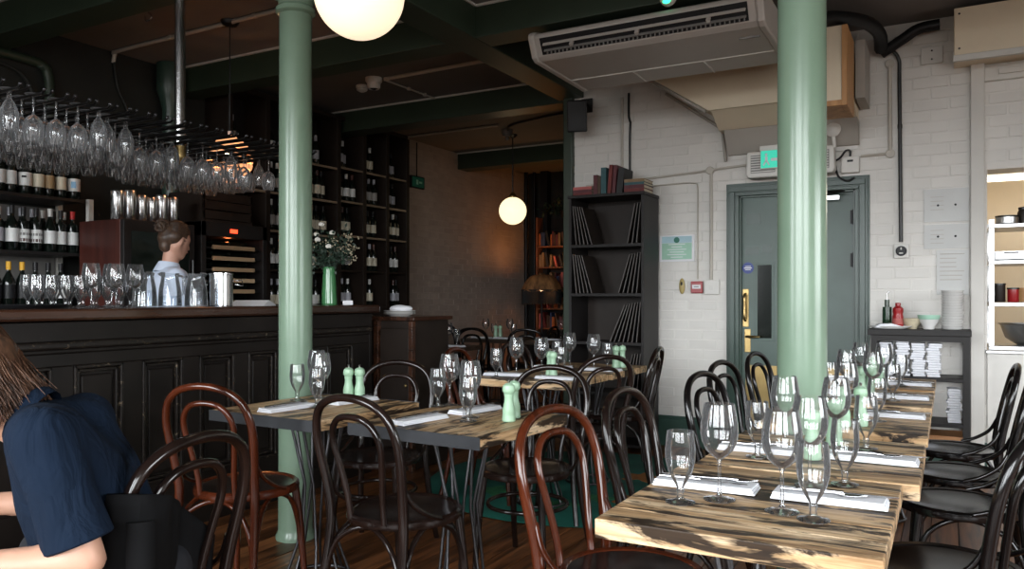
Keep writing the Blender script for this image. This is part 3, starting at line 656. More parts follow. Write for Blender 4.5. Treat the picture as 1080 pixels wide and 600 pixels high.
t = thing('mixing_bowl', 'wide steel bowl on the lower shelf of the kitchen rack', 'bowl', (.46, 6.52, 1.0)); t.location = (.50, 6.52, .892); MB().lathe([(0, 0), (.08, 0), (.15, .05), (.18, .14), (.187, .142), (.187, .15), (.176, .15), (.145, .055), (.075, .008), (0, .008)], 28).build('body', 'stainless', t); MB().lathe([(.187, .142), (.197, .146), (.187, .15)], 28).build('rim', 'stainless', t)
t = thing('copper_pan', 'copper saucepan hanging dark behind the kitchen rack shelf', 'pan', (.48, 6.66, 1.19)); MB().lathe([(0, 0), (.10, 0), (.10, .10), (.094, .10), (.094, .006), (0, .006)], 24).build('body', 'orange_brown', t); MB().tube([(.09, 0, .08), (.26, -.02, .11)], .01, 8).build('handle', 'dark_metal', t)
for i, (xx, hh) in enumerate(((.46, .10), (.56, .14))):
    t = thing('spice_jar', ('short' if i == 0 else 'taller') + ' dark lidded jar on the upper kitchen rack shelf', 'jar', (xx, 6.5, 1.73)); MB().lathe([(0, 0), (.035, 0), (.038, .01), (.038, hh - .02), (.03, hh), (0, hh)], 16).build('body', 'shelf_brown', t); MB().cyl((0, 0, hh), .033, .02, 16).build('lid', 'red_plastic' if i else 'dark_metal', t)
for i, (xx, zz, hh, rr, mt, dn) in enumerate(((.31, 1.19, .13, .04, 'shelf_brown', 'dark brown'), (.395, 1.19, .10, .035, 'red_plastic', 'red'), (.60, 1.19, .15, .045, 'black_plastic', 'black'), (.57, 1.48, .12, .05, 'shelf_black', 'dark grey'), (.36, 1.73, .06, .07, 'stainless', 'steel'))):
    t = thing('food_container', dn + ' lidded food container on the kitchen rack', 'container', (xx, 6.45, zz)); MB().lathe([(0, 0), (rr * .9, 0), (rr, .006), (rr, hh - .012), (0, hh - .012)], 18).build('body', mt, t); MB().lathe([(0, hh - .011), (rr + .003, hh - .011), (rr + .003, hh), (0, hh)], 18).build('lid', 'dark_metal', t)
t = thing('food_tray', 'steel food tray on the top shelf of the kitchen rack', 'tray', (.38, 6.5, 1.48)); MB().bb(-.1, .1, -.14, .14, 0, .006).bb(-.1, -.095, -.14, .14, 0, .06).bb(.095, .1, -.14, .14, 0, .06).bb(-.1, .1, -.14, -.135, 0, .06).bb(-.1, .1, .135, .14, 0, .06).build('body', 'stainless', t); MB().tube([(-.04, -.145, .05), (-.04, -.165, .05), (.04, -.165, .05), (.04, -.145, .05)], .004, 6).build('handle', 'stainless', t)

# ---------------------------------------------------------------- the bar
BX, BT = -3.55, 1.17     # front face, top height
t = thing('bar_counter', 'long near-black panelled bar counter with chipped mouldings', 'bar counter', (0, 0, 0))
BY0, BY1 = .6, 4.33
MB().bb(BX - .58, BX - .03, BY0, BY1, .0, BT - .06).build('carcass', 'bar_paint', t)
def bar_piece(nm, y0, y1, z0, z1, d0, d1, bev=.004): return MB().bb(BX - .03 + d0, BX - .03 + d1, y0, y1, z0, z1).build(nm, 'bar_paint', t, bevel=bev)
bar_piece('frieze', BY0, BY1, 1.02, BT - .06, -.005, .035)
bar_piece('plinth', BY0, BY1, 0, .13, -.005, .05)
mo = bar_piece('moulding', BY0, BY1, .985, 1.02, -.005, .06, .010); mo.data.materials[0] = MATS['bar_moulding']; bar_piece('lower_moulding', BY0, BY1, .965, .985, -.005, .045, .006)
bar_piece('rail', BY0, BY1, .905, .965, -.005, .03); bar_piece('rail', BY0, BY1, .13, .27, -.005, .03)
edges = [(.62, .95), (1.08, 1.42), (1.53, 1.86), (1.93, 2.10), (2.20, 2.45), (2.555, 2.795), (2.90, 3.14), (3.24, 3.46), (3.56, 3.78), (3.90, 4.155)]
prev = BY0
for a, b_ in edges + [(BY1, BY1)]:
    if a - prev > .01: bar_piece('stile', prev, a, .27, .905, -.005, .03)
    prev = b_
for a, b_ in edges:
    p = bar_piece('panel', a + .045, b_ - .045, .32, .855, -.005, .014, .008)
    m = MB(); d0, d1 = BX - .035, BX + .006; tk = .016
    for s_ in (0, .020):
        a_, b2, z0, z1 = a + s_, b_ - s_, .27 + s_, .905 - s_; dd = d1 - (.012 if s_ else 0)
        m.bb(d0, dd, a_, a_ + tk, z0, z1).bb(d0, dd, b2 - tk, b2, z0, z1).bb(d0, dd, a_, b2, z0, z0 + tk).bb(d0, dd, a_, b2, z1 - tk, z1)
    m.build('panel_moulding', 'bar_moulding', p, bevel=.004)
MB().bb(BX - .58, BX, BY1 - .001, BY1 + .03, 0, BT - .06).build('end_panel', 'bar_paint', t, bevel=.004)
o = MB().bb(BX - .66, BX + .045, BY0, BY1 + .07, BT - .055, BT).build('worktop', 'bar_top_wood', None, bevel=.012); tag(o, 'polished dark wooden bar top running along the bar counter', 'worktop')
# side cupboard at the end of the bar
t = thing('side_cupboard', 'low dark cupboard standing past the end of the bar', 'cupboard', (0, 0, 0))
MB().bb(-4.05, -3.30, 4.50, 4.95, 0, 1.055).build('body', 'shelf_brown', t); MB().bb(-4.07, -3.27, 4.47, 4.97, 1.057, 1.085).build('top', 'bar_top_wood', t, bevel=.005)
MB().bb(-3.62, -3.58, 4.46, 4.50, 0, 1.055).bb(-3.31, -3.275, 4.46, 4.50, 0, 1.055).build('corner_post', 'bar_top_wood', t, bevel=.003)
dd = MB().bb(-3.57, -3.32, 4.475, 4.499, .08, 1.0).build('door', 'shelf_brown', t, bevel=.003); MB().ball((-3.34, 4.468, .6), .012).build('knob', 'brass', dd)

# ---------------------------------------------------------------- glassware prototypes
TALL = [(0, .001), (.030, .001), (.036, .002), (.0365, .0035), (.020, .006), (.009, .010), (.0045, .018), (.0038, .05), (.0040, .088), (.0065, .097), (.018, .104), (.031, .117), (.040, .137), (.0435, .158), (.0425, .178), (.0385, .203), (.0345, .224), (.0335, .224)]
GOBLET = [(0, .001), (.028, .001), (.0335, .002), (.034, .0035), (.018, .007), (.009, .012), (.0068, .022), (.0095, .030), (.0075, .036), (.010, .042), (.019, .056), (.028, .075), (.0335, .097), (.0345, .115), (.0330, .138), (.0300, .165), (.0292, .165)]
TUMBLER = [(0, .002), (.024, .002), (.026, .004), (.030, .05), (.033, .095), (.032, .095)]
tall_me = MB().lathe(TALL, 28).mesh('wine_glass', 'glass')
gob_me = MB().lathe(GOBLET, 28).mesh('water_goblet', 'glass')
def flip(pr, s=1.0): h = max(z for r, z in pr); return [(r * s, (h - z) * s) for r, z in pr]
hang_me = MB().lathe(flip(TALL, .95), 16).mesh('hanging_wine_glass', 'glass_rack')
hang2_me = MB().lathe(flip(GOBLET, 1.1), 16).mesh('hanging_goblet', 'glass_rack')
def glass(kind, loc, label, group):
    o = inst('wine_glass' if kind == 't' else 'water_goblet', tall_me if kind == 't' else gob_me, None, loc, random.random() * 6)
    return tag(o, label, 'glass', group)

# ---------------------------------------------------------------- hanging glass rack over the bar
t = thing('glass_rack', 'black steel rack of paired rods hung above the bar', 'rack', (0, 0, 0))
RZ, RX0, RX1 = 2.11, -4.40, -3.44
rows = [1.60 + .102 * i for i in range(21)]
rod_me = MB().tube([(RX0, 0, 0), (RX1, 0, 0), (RX1 + .015, 0, .012)], .006, 6).mesh('rod', 'dark_metal')
tip_me = MB().ball((RX1 + .018, 0, .014), .009, 8, 6).mesh('rod_tip', 'rod_steel')
for y in rows:
    for s_ in (-.017, .017):
        r_ = inst('rod', rod_me, t, (0, y + s_, RZ)); inst('rod_tip', tip_me, r_)
for xx in (-4.12, -3.83): MB().bb(xx - .012, xx + .012, rows[0] - .1, rows[-1] + .1, RZ + .008, RZ + .03).build('cross_bar', 'dark_metal', t)
pole = MB().tube([(-3.9, 3.05, 2.10), (-3.9, 3.05, 2.965)], .030, 20).build('support_pole', 'chrome', t)
MB().lathe([(0, 1.995), (.012, 1.997), (.030, 2.02), (.034, 2.045), (.031, 2.075), (.034, 2.10), (0, 2.10)], 20, (-3.9, 3.05, 0)).build('brass_finial', 'brass', pole)
MB().tube([(-3.9, 1.7, 2.10), (-3.9, 1.7, 3.18)], .030, 16).build('support_pole', 'chrome', t)
for i, y in enumerate(rows):
    cnt = 0
    x = -4.34
    last = -3.50 if y < 2.32 else (-3.62 if y < 2.6 else -3.72)
    while x <= last:
        if not (abs(x + 3.9) < .075 and (abs(y - 3.05) < .09 or abs(y - 1.7) < .09)) and random.random() > .06:
            k = random.random()
            me = hang_me if (k < .7) else hang2_me
            h = .224 * .95 if me is hang_me else .165 * 1.1
            o = inst('hanging_wine_glass' if me is hang_me else 'hanging_goblet', me, None, (x + random.uniform(-.002, .002), y, RZ + .0085 - h + .004), random.random() * 6)
            tag(o, 'upside-down stemmed wine glass hanging in the rack above the bar' if me is hang_me else 'upside-down short-stemmed goblet hanging in the rack above the bar', 'glass', 'glasses hanging above the bar')
        x += .089

# ---------------------------------------------------------------- bottles
def bottle(name, label, cat, h=.30, r=.037, slope=.0, glass_m='bottle_glass', label_m='paper', cap_m='black_plastic', lz=(.06, .15), seg=14, neck=.0135):
    t = thing(name, label, cat)
    sh = h * (.62 - slope); nk = h * .74
    MB().lathe([(0, 0), (r * .9, 0), (r, .006), (r, sh), (r * .92, sh + .02), (r * .55, nk - .012), (neck, nk + .01), (neck, h - .012), (neck + .0015, h - .01), (neck + .0015, h), (0, h)], seg).build('glass_body', glass_m, t)
    n = 8; vs = []; fs = []
    for k in range(n * 2 + 1):      # label: a paper band wrapped most of the way round
        a = R(-150) + R(300) * k / (n * 2)
        vs += [((r + .0008) * math.cos(a), (r + .0008) * math.sin(a), z) for z in lz]
    for k in range(n * 2): fs.append((2 * k, 2 * k + 2, 2 * k + 3, 2 * k + 1))
    MB().add(vs, fs, True).build('label', label_m, t)
    MB().lathe([(neck + .0012, h - .055), (neck + .0024, h - .054), (neck + .0026, h + .001), (0, h + .0015)], seg).build('capsule', cap_m, t)
    return t
for n_, c_ in (('lab_cream', (.66, .60, .46)), ('lab_white', (.74, .74, .72)), ('lab_tan', (.40, .27, .14)), ('lab_blue', (.25, .48, .70)), ('lab_grey', (.42, .42, .46)), ('cap_gold', (.75, .40, .03)), ('cap_red', (.50, .02, .02)), ('cap_white', (.66, .65, .62)), ('lab_dim', (.34, .32, .30))): paint(n_, c_, .55, .05, 30)
wide = bottle('wine_bottle', 'x', 'bottle', .305, .0415, .09)
slim = bottle('wine_bottle', 'x', 'bottle', .30, .0365)
PW, PS = Proto(wide), Proto(slim)
# back-bar shelving at the left
t = thing('back_bar_shelves', 'black open shelving for bottles behind the left end of the bar', 'shelving', (0, 0, 0))
SX0, SX1 = -5.83, -5.42
for zz in (1.135, 1.515, 1.90): MB().bb(SX0, SX1, 2.0, 3.44, zz, zz + .022).build('shelf', 'shelf_black', t, bevel=.002)
MB().bb(SX0, SX1, 2.0, 3.44, .08, .10).build('shelf', 'shelf_black', t)
for yy in (2.0, 3.47): MB().bb(SX1 - .035, SX1, yy, yy + .035, 0, 1.93).bb(SX0, SX0 + .035, yy, yy + .035, 0, 1.93).build('upright', 'off_white_paint', t)
MB().bb(SX0, SX0 + .012, 2.0, 3.46, .1, 1.88).build('back_board', 'grey_plastic', t)
spec = {
 1.922: [('w', 'lab_white', 'white label', 'black_plastic', ''), ('s', 'lab_white', 'tall pale printed label', 'black_plastic', ''), ('w', 'lab_white', 'white label with small dark mark', 'black_plastic', ''), ('w', 'lab_cream', 'cream label', 'black_plastic', ''), ('s', 'lab_tan', 'brown label', 'cap_white', ''), ('s', 'lab_cream', 'small cream label', 'cap_white', ''), ('w', 'lab_white', 'white label with a blue patch', 'cap_white', '')],
 1.537: [('s', 'lab_grey', 'grey label', 'black_plastic', ''), ('w', 'lab_white', 'low white label', 'black_plastic', ''), ('s', 'lab_white', 'white label with dark lower band', 'black_plastic', ''), ('s', 'lab_white', 'white label with dark lower band', 'black_plastic', ''), ('w', 'lab_white', 'low white label', 'cap_white', ''), ('s', 'lab_white', 'narrow white label', 'black_plastic', ''), ('s', 'lab_white', 'tall white label', 'cap_red', 'red cap and ')],
}
ys = [2.96, 3.025, 3.095, 3.165, 3.235, 3.305, 3.385]; ys = [2.885 + .0855 * i for i in range(7)]
for zz, row_ in spec.items():
    sh = 'upper' if zz > 1.7 else 'middle'
    for i, (k, lm, desc, cm, ct) in enumerate(row_):
        pr = PW if k == 'w' else PS
        o = pr.put((-5.50, ys[i] + (.01 if k == 'w' else 0), zz), R(-25), 'wine bottle with %s%s, %s in front on %s back-bar shelf' % (ct, desc, ORD[i], sh), 'bottles on the back-bar shelves', mats={'label': lm, 'capsule': cm})
        if desc.endswith('band'): MB().lathe([(.0376, .065), (.0378, .066), (.0378, .085), (.0376, .086)], 14).build('label_band', 'cap_red' if 0 else 'mahogany', o); MB().lathe([(.0376, .108), (.0378, .109), (.0378, .124), (.0376, .125)], 14).build('label_print', 'grey_plastic', o)
        if 'blue patch' in desc: MB().box((.0425 * math.cos(0), 0, .105), (.002, .03, .045)).build('label_patch', 'lab_blue', o, rz=R(-10))
        if 'dark mark' in desc: MB().box((.0425, 0, .12), (.002, .028, .014)).build('label_mark', 'black_plastic', o, rz=R(-12))
    for i in range(8):
        PS.put((-5.60, 2.87 + i * .075, zz), R(-25), 'dark wine bottle, %s in the rear row on the %s back-bar shelf' % (ORD[i], sh), 'bottles on the back-bar shelves', mats={'label': 'lab_grey', 'capsule': random.choice(['cap_white', 'black_plastic', 'lab_grey'])})
for i in range(6):
    cm = 'cap_gold' if i in (1, 2) else 'black_plastic'
    PW.put((-5.48, 2.86 + i * .088, 1.157), R(-25), 'dark bottle with %s, %s on the lowest back-bar shelf' % ('bright yellow cap' if cm == 'cap_gold' else 'black neck', ORD[i]), 'bottles on the back-bar shelves', mats={'label': 'lab_white' if i == 5 else 'black_plastic', 'capsule': cm})
# tall wine shelving on the left wall
t = thing('wine_shelving', 'tall dark wooden wine shelving full of bottles beyond the bar', 'shelving', (0, 0, 0))
WX0, WX1 = -5.845, -5.55
ups = [4.86, 5.30, 5.83, 6.28, 6.69, 7.09, 7.47]
for y in ups: MB().bb(WX0, WX1 + .004, y - .028, y + .028, 0, 3.08).build('upright', 'shelf_brown', t, bevel=.003)
MB().bb(WX0, WX1, ups[0], ups[-1], 3.08, 3.12).build('top_board', 'shelf_brown', t)
MB().bb(WX0, WX0 + .012, ups[0], ups[-1], .1, 3.08).build('back_board', 'shelf_black', t)
levels = [.75, 1.10, 1.49, 1.86, 2.22, 2.57, 2.83]
lw_ = {}
for ci, (a, b_) in enumerate(zip(ups, ups[1:])):
    for li, zz in enumerate(levels[:6]):
        q = zz + (.0 if ci < 3 else .025)
        s_ = MB().bb(WX0, WX1 - .012, a + .028, b_ - .028, q - .022, q).build('shelf', 'shelf_brown', t)
        if li >= 3: MB().bb(WX1 - .012, WX1 - .002, a + .028, b_ - .028, q - .022, q).build('shelf_lip', 'shelf_lip', s_)
        if li == 0: continue
        n = random.choice((2, 3, 3, 4)) if li != 5 else random.choice((1, 2, 2))
        if ci == 2 and li in (1, 2): n = 2
        lab = random.choice(['lab_white', 'lab_cream', 'lab_grey', 'lab_dim', 'lab_grey'])
        y = a + .085 + random.uniform(0, .06)
        for k in range(n):
            if y > b_ - .07: break
            PS.put((WX1 - .075 - random.uniform(0, .05), y, q), R(-25), '%s wine bottle, %s bay, %s shelf up of the tall wine shelving' % (ORD[k], ORD[ci], ORD[li]), 'bottles in the tall wine shelving', mats={'label': lab, 'capsule': random.choice(['black_plastic', 'black_plastic', 'mahogany', 'lab_grey', 'black_plastic', 'cap_white'])})
            y += random.uniform(.078, .092)
PW.done(); PS.done()

# ---------------------------------------------------------------- wine fridges, canisters, boxes behind the bar
t = thing('wine_fridge', 'wine cabinet with mahogany side and dark glass door behind the bar', 'wine fridge', (0, 0, 0))
MB().bb(-5.40, -4.94, 3.385, 3.96, .0, 1.76).build('body', 'mahogany', t, bevel=.004)
dd = MB().bb(-4.938, -4.90, 3.385, 3.96, .05, 1.76).build('door', 'shelf_black', t, bevel=.004); MB().bb(-4.899, -4.897, 3.44, 3.91, .2, 1.68).build('door_pane', 'bottle_glass', dd)
MB().tube([(-4.88, 3.93, .9), (-4.88, 3.93, 1.5)], .009, 8).build('handle', 'dark_metal', dd)
t = thing('wine_fridge', 'open-fronted wine fridge with wooden racks and red display behind the bar', 'wine fridge', (0, 0, 0))
FY0, FY1 = 4.02, 4.67
MB().bb(-5.45, -5.40, FY0, FY1, 0, 1.80).bb(-5.4, -4.90, FY0, FY0 + .045, 0, 1.80).bb(-5.4, -4.90, FY1 - .045, FY1, 0, 1.80).bb(-5.4, -4.90, FY0, FY1, 1.69, 1.80).bb(-5.4, -4.90, FY0, FY1, 0, .2).build('cabinet', 'shelf_black', t, bevel=.003)
MB().bb(-4.899, -4.895, 4.29, 4.36, 1.725, 1.755).build('display', 'led_red', t)
wood('rack_wood', (.30, .19, .10), (.50, .36, .22), .5, 1)
for k, zz in enumerate((1.60, 1.515, 1.43, 1.345, 1.26, 1.175)):
    s_ = MB().bb(-5.38, -4.93, FY0 + .045, FY1 - .045, zz, zz + .012).build('rack', 'dark_metal', t); MB().bb(-4.93, -4.91, FY0 + .12, FY1 - .12, zz - .006, zz + .026).build('rack_front', 'rack_wood', s_, bevel=.003)
    for j in range(3):
        m = MB().lathe([(0, 0), (.030, 0), (.034, .006), (.034, .15), (.012, .21), (.012, .28), (0, .28)], 12, M=Matrix.Rotation(PI / 2, 3, 'Y') )
        o = m.build('wine_bottle', 'bottle_glass', None, (-5.25, FY0 + .15 + j * .17, zz + .05)); tag(o, 'dark wine bottle lying %s on the %s rack of the open wine fridge' % (('left', 'middle', 'right')[j], ORD[k]), 'bottle', 'bottles lying in the wine fridge')
l = bpy.data.lights.new('fridge_lamp', 'POINT'); l.energy = .55; l.color = (1, .22, .06); l.shadow_soft_size = .03; lo = bpy.data.objects.new('fridge_lamp', l); lo.location = (-5.0, 4.35, 1.67); C.objects.link(lo)
for i, (yy, rr, hh) in enumerate(((3.30, .042, .20), (3.39, .046, .21), (3.485, .040, .185), (3.565, .036, .18), (3.65, .046, .205), (3.745, .044, .20))):
    t = thing('steel_canister', '%s polished steel canister from the left on top of the wine cabinet' % ORD[i], 'canister', (-5.02, yy + .12, 1.762), 0, 'steel canisters on the wine cabinet')
    MB().lathe([(0, 0), (rr - .003, 0), (rr, .004), (rr, hh - .02), (0, hh - .02)], 22).build('body', 'chrome', t); MB().lathe([(rr, hh - .0195), (rr + .001, hh - .019), (rr + .001, hh - .002), (rr, hh), (0, hh)], 22).build('lid', 'chrome', t)
t = thing('storage_crate', 'dark wooden crate on top of the open wine fridge', 'crate', (-5.15, 4.32, 1.803)); MB().bb(-.2, .2, -.24, .24, 0, .02).bb(-.2, -.185, -.24, .24, .02, .24).bb(-.2, .2, -.24, -.225, .02, .24).bb(-.2, .2, .225, .24, .02, .24).build('box', 'shelf_brown', t)
for k in range(3): MB().bb(.185, .2, -.24, .24, .025 + k * .073, .09 + k * .073).build('slat', 'shelf_brown', t, bevel=.002)

# ---------------------------------------------------------------- things on the bar
def barglass(k, x, y, lb): glass(k, (x, y, BT), lb, 'glasses standing on the bar')
n = 0
for y in [2.24 + .072 * i for i in range(8)]:
    for xx in (-4.0, -3.915):
        barglass('g', xx + random.uniform(-.01, .01), y, 'small goblet, %s along the %s row of glasses on the bar' % (ORD[n // 2], 'back' if xx < -3.95 else 'front')); n += 1
for i, (xx, y) in enumerate(((-3.76, 2.42), (-3.68, 2.50), (-3.79, 2.55), (-3.70, 2.62))): barglass('t', xx, y, '%s tall wine glass from the left beside the water jugs on the bar' % ORD[i])
t = thing('serving_tray', 'round black tray at the left end of the bar top', 'tray', (-3.80, 2.12, BT + .002)); MB().lathe([(0, 0), (.17, 0), (.185, .012), (.18, .014), (.168, .005), (0, .005)], 36).build('plate', 'black_plastic', t); MB().lathe([(.183, .012), (.187, .014), (.183, .017), (.179, .014)], 36).build('rim', 'black_plastic', t)
def jug(loc, rz, label, fill):
    t = thing('water_jug', label, 'jug', loc, rz, 'water jugs on the bar')
    MB().lathe([(0, .002), (.058, .002), (.062, .006), (.060, .05), (.056, .10), (.047, .145), (.044, .165), (.050, .185), (.049, .185), (.043, .166)], 24).build('body', 'jug_glass', t)
    MB().tube(smooth_path([(.046, 0, .17), (.085, 0, .165), (.098, 0, .125), (.085, 0, .075), (.058, 0, .055)], 5), .0065, 8).build('handle', 'jug_glass', t)
    MB().lathe([(0, .006), (.056, .007), (.058, .05), (.0545, .10 * fill), (0, .10 * fill)], 24).build('water', 'water', t)
    MB().prism([(-.075, .182), (-.045, .192), (-.045, .165)], 1, -.014, .014).build('spout', 'jug_glass', t)
    return t
jug((-3.78, 2.735, BT), R(170), 'clear glass water jug nearest the tall wine glasses on the bar', .9)
jug((-3.75, 2.868, BT), R(10), 'middle clear glass water jug of three on the bar', .6)
jug((-3.70, 3.0, BT), R(185), 'glass water jug in front of the bartender’s elbow beside the steel bucket', 1.0)
t = thing('ice_bucket', 'polished steel ice bucket with ring handles on the bar', 'bucket', (-3.78, 3.245, BT)); MB().lathe([(0, 0), (.060, 0), (.065, .004), (.0665, .185), (.071, .188), (.071, .196), (.063, .196), (.060, .01), (0, .01)], 30).build('body', 'chrome', t)
for sx in (-1, 1): MB().tube([(sx * .072 * math.cos(.7), sx * .072 * math.sin(.7) - .02, .15), (sx * .095, sx * .07, .155), (sx * .08, sx * .09, .12), (sx * .05, sx * .055, .13)], .005, 6).build('handle', 'chrome', t)
o = MB().prism([(0, 0), (.21, .0), (.21, .004), (.10, .035), (.02, .008)], 0, -.11, .11).build('folded_paper', 'paper', None, (-3.80, 3.45, BT), R(25)); tag(o, 'loose white papers lying on the bar by the green column', 'paper')
for i in range(7):
    o = MB().lathe([(0, 0), (.045, 0), (.052, .003), (.078, .012), (.079, .014), (.05, .006), (0, .005)], 28).build('side_plate', 'ceramic', None, (-3.92, 4.12, BT + .0095 * i)); tag(o, 'small white plate in the stack on the bar behind the green column', 'plate', 'plates stacked on the bar')
t = thing('green_vase', 'ribbed green ceramic vase of flowers at the end of the bar', 'vase', (-3.83, 4.23, BT))
pr = [(0, 0), (.050, 0), (.055, .006)]
for k in range(11): pr += [(.056 - .0012 * k, .012 + .022 * k), (.0535 - .0012 * k, .023 + .022 * k)]
pr += [(.043, .262), (.044, .268), (.038, .268), (.036, .2)]
MB().lathe(pr, 26).build('body', 'vase_green', t)
fl = thing('flower_bouquet', 'bunch of white roses and cream wax flowers in the green vase', 'flowers', (-3.83, 4.23, BT + .20))
random.seed(11); heads = []
st = MB(); lf = MB(); cf = MB()
for k in range(46):
    a = random.random() * 2 * PI; sp = random.uniform(.05, .26); hh = random.uniform(.14, .36) - sp * .15
    tip = Vector((sp * math.cos(a), sp * math.sin(a), hh)); mid = tip * .5 + Vector((0, 0, .05))
    st.tube([(0, 0, 0), tuple(mid * .8), tuple(tip)], .0022, 4)
    for j in range(10):
        c_ = tip * random.uniform(.55, 1.05) + Vector((random.gauss(0, .022), random.gauss(0, .022), random.gauss(0, .02)))
        d = Vector((random.gauss(0, 1), random.gauss(0, 1), random.gauss(0, 1))).normalized(); e = d.orthogonal().normalized() * .009; L_ = random.uniform(.025, .05)
        lf.add([c_, c_ + d * L_ * .5 + e, c_ + d * L_, c_ + d * L_ * .5 - e], [(0, 1, 2, 3)])
    if k % 2 == 0 and tip.y > -.15 and hh < .3:
        for j in range(14):
            c_ = tip + Vector((random.gauss(0, .025), random.gauss(0, .025), random.gauss(0, .018))); cf.ball(c_, .0065, 6, 4)
st.build('stems', 'leaf', fl)['kind'] = 'stuff'; lf.build('foliage', 'leaf', fl)['kind'] = 'stuff'; cf.build('wax_flowers', 'petal_cream', fl)['kind'] = 'stuff'
for (a, b_, c_) in ((.04, -.16, .25), (.10, -.08, .30), (-.02, -.20, .18), (.02, -.10, .36), (.14, -.16, .20), (-.1, -.02, .3)):
    m = MB()
    for j in range(7): an = j * 2 * PI / 7; m.ball((.010 * math.cos(an), .010 * math.sin(an), 0), (.012, .012, .014), 7, 5)
    m.ball((0, 0, .006), .012, 7, 5).build('rose', 'petal_white', fl, (a, b_, c_))
o = MB().bb(-.035, .035, -.002, .002, 0, .03).bb(-.035, .035, -.002, .02, 0, .003).build('place_card', 'paper', None, (-3.72, 4.30, BT), R(40)); tag(o, 'small white card standing by the green vase', 'card')
# dishes on the side cupboard
for i in range(3):
    o = MB().lathe([(0, 0), (.07, 0), (.075, .004), (.118, .016), (.12, .019), (.075, .009), (0, .008)], 32).build('dinner_plate', 'ceramic', None, (-3.55, 4.68, 1.0855 + .011 * i)); tag(o, 'white dinner plate in the small stack on the side cupboard', 'plate', 'plates on the side cupboard')
m = MB().ball((0, 0, .02), (.085, .06, .03), 16, 10).ball((.05, .01, .022), (.05, .045, .022), 12, 8)
o = m.build('crumpled_napkin', 'linen', None, (-3.55, 4.68, 1.118)); tag(o, 'crumpled white napkin on the plates on the side cupboard', 'napkin')

# ---------------------------------------------------------------- lamps
def globe(loc, r, mat, label, top):
    t = thing('globe_pendant', label, 'pendant lamp', loc)
    MB().ball((0, 0, 0), r, 40, 28).build('globe', mat, t)
    h = top - loc[2]
    MB().lathe([(0, r - .02), (.045, r - .015), (.05, r + .01), (.03, r + .04), (.012, r + .06), (0, r + .06)], 20).build('gallery', 'brass', t)
    MB().tube([(0, 0, r + .05), (0, 0, h)], .007, 8).build('rod', 'dark_metal', t)
    MB().lathe([(0, h - .04), (.02, h - .04), (.055, h - .012), (.055, h), (0, h)], 20).build('ceiling_rose', 'dark_metal', t)
    return t
globe((-1.90, 2.26, 2.343), .166, 'globe_glass', 'large warm white globe pendant lamp hanging above the left tables', ZC)
globe((-4.60, 8.30, 2.27), .166, 'globe_far', 'glowing yellow globe pendant lamp in the dark back room', ZC)
t = thing('slatted_pendant', 'round slatted wooden pendant lamp glowing warm behind the glass rack', 'pendant lamp', (-4.47, 3.91, 2.205))
wood('glowing_lamp_wood', (.40, .19, .08), (.66, .36, .18), .5, 0); lb_ = MATS['glowing_lamp_wood'].node_tree.nodes['Principled BSDF']; lb_.inputs['Emission Color'].default_value = (1, .42, .18, 1); lb_.inputs['Emission Strength'].default_value = 1.1  # slats emit by themselves, standing in for bulb light through the veneer
for k in range(9):
    a = -1.25 + k * .30; rr = .155 * math.cos(a); zz = .155 * math.sin(a)
    MB().lathe([(rr - .006, zz - .016), (rr + .003, zz - .015), (rr + .003 - .02 * math.sin(a) , zz + .015), (rr - .006 - .02 * math.sin(a), zz + .014), (rr - .006, zz - .016)], 30).build('slat', 'glowing_lamp_wood', t)
for k in range(6):
    an = k * PI / 3; MB().tube([(.15 * math.cos(b_) * math.cos(an), .15 * math.cos(b_) * math.sin(an), .15 * math.sin(b_)) for b_ in [-1.3 + .26 * i for i in range(11)]], .004, 5).build('rib', 'glowing_lamp_wood', t)
emit('bulb_warm', (1, .62, .32), 20); MB().ball((0, 0, .02), (.035, .035, .045), 14, 10).build('bulb', 'bulb_warm', t)
MB().tube([(0, 0, .06), (0, 0, ZC - 2.205)], .005, 6).build('cord', 'dark_metal', t); MB().tube([(0, 0, .15), (0, 0, .20)], .014, 8).build('cord_grip', 'white_plastic', t)
MB().lathe([(0, -.035), (.05, -.03), (.065, -.01), (.065, 0), (0, 0)], 20).build('ceiling_rose', 'dark_metal', t, (0, 0, ZC - 2.205))
l = bpy.data.lights.new('slatted_lamp', 'POINT'); l.energy = 9; l.color = (1, .58, .28); l.shadow_soft_size = .04; lo = bpy.data.objects.new('slatted_lamp', l); lo.location = (-4.47, 3.91, 2.15); C.objects.link(lo)
# fringed lamp in the far corner
t = thing('fringed_lamp', 'floor lamp with patterned domed shade and dark fringe in the far corner', 'floor lamp', (-5.18, 10.22, 0))
wood('shade_cloth', (.05, .022, .010), (.50, .24, .09), .7, 2, 9)
m = MB(); n = 8; vs = []; fs = []
prof = [(.10, 1.555), (.13, 1.548), (.20, 1.50), (.25, 1.42), (.28, 1.35), (.285, 1.33)]
for (r_, z_) in prof:
    for k in range(48):
        an = 2 * PI * k / 48; sc = 1 + .05 * abs(math.sin(an * n / 2)); vs.append((r_ * sc * math.cos(an), r_ * sc * math.sin(an), z_ - (.03 * abs(math.cos(an * n / 2)) if z_ < 1.4 else 0)))
for i in range(len(prof) - 1):
    for k in range(48): fs.append((i * 48 + k, i * 48 + (k + 1) % 48, (i + 1) * 48 + (k + 1) % 48, (i + 1) * 48 + k))
m.add(vs, fs, True).build('shade', 'shade_cloth', t)
m = MB()
for k in range(120): an = 2 * PI * k / 120; m.tube([(.288 * math.cos(an), .288 * math.sin(an), 1.34), (.285 * math.cos(an), .285 * math.sin(an), 1.13 + .015 * math.sin(k * 2.4))], .0065, 4)
m.build('fringe', 'lamp_fringe', t)['kind'] = 'stuff'
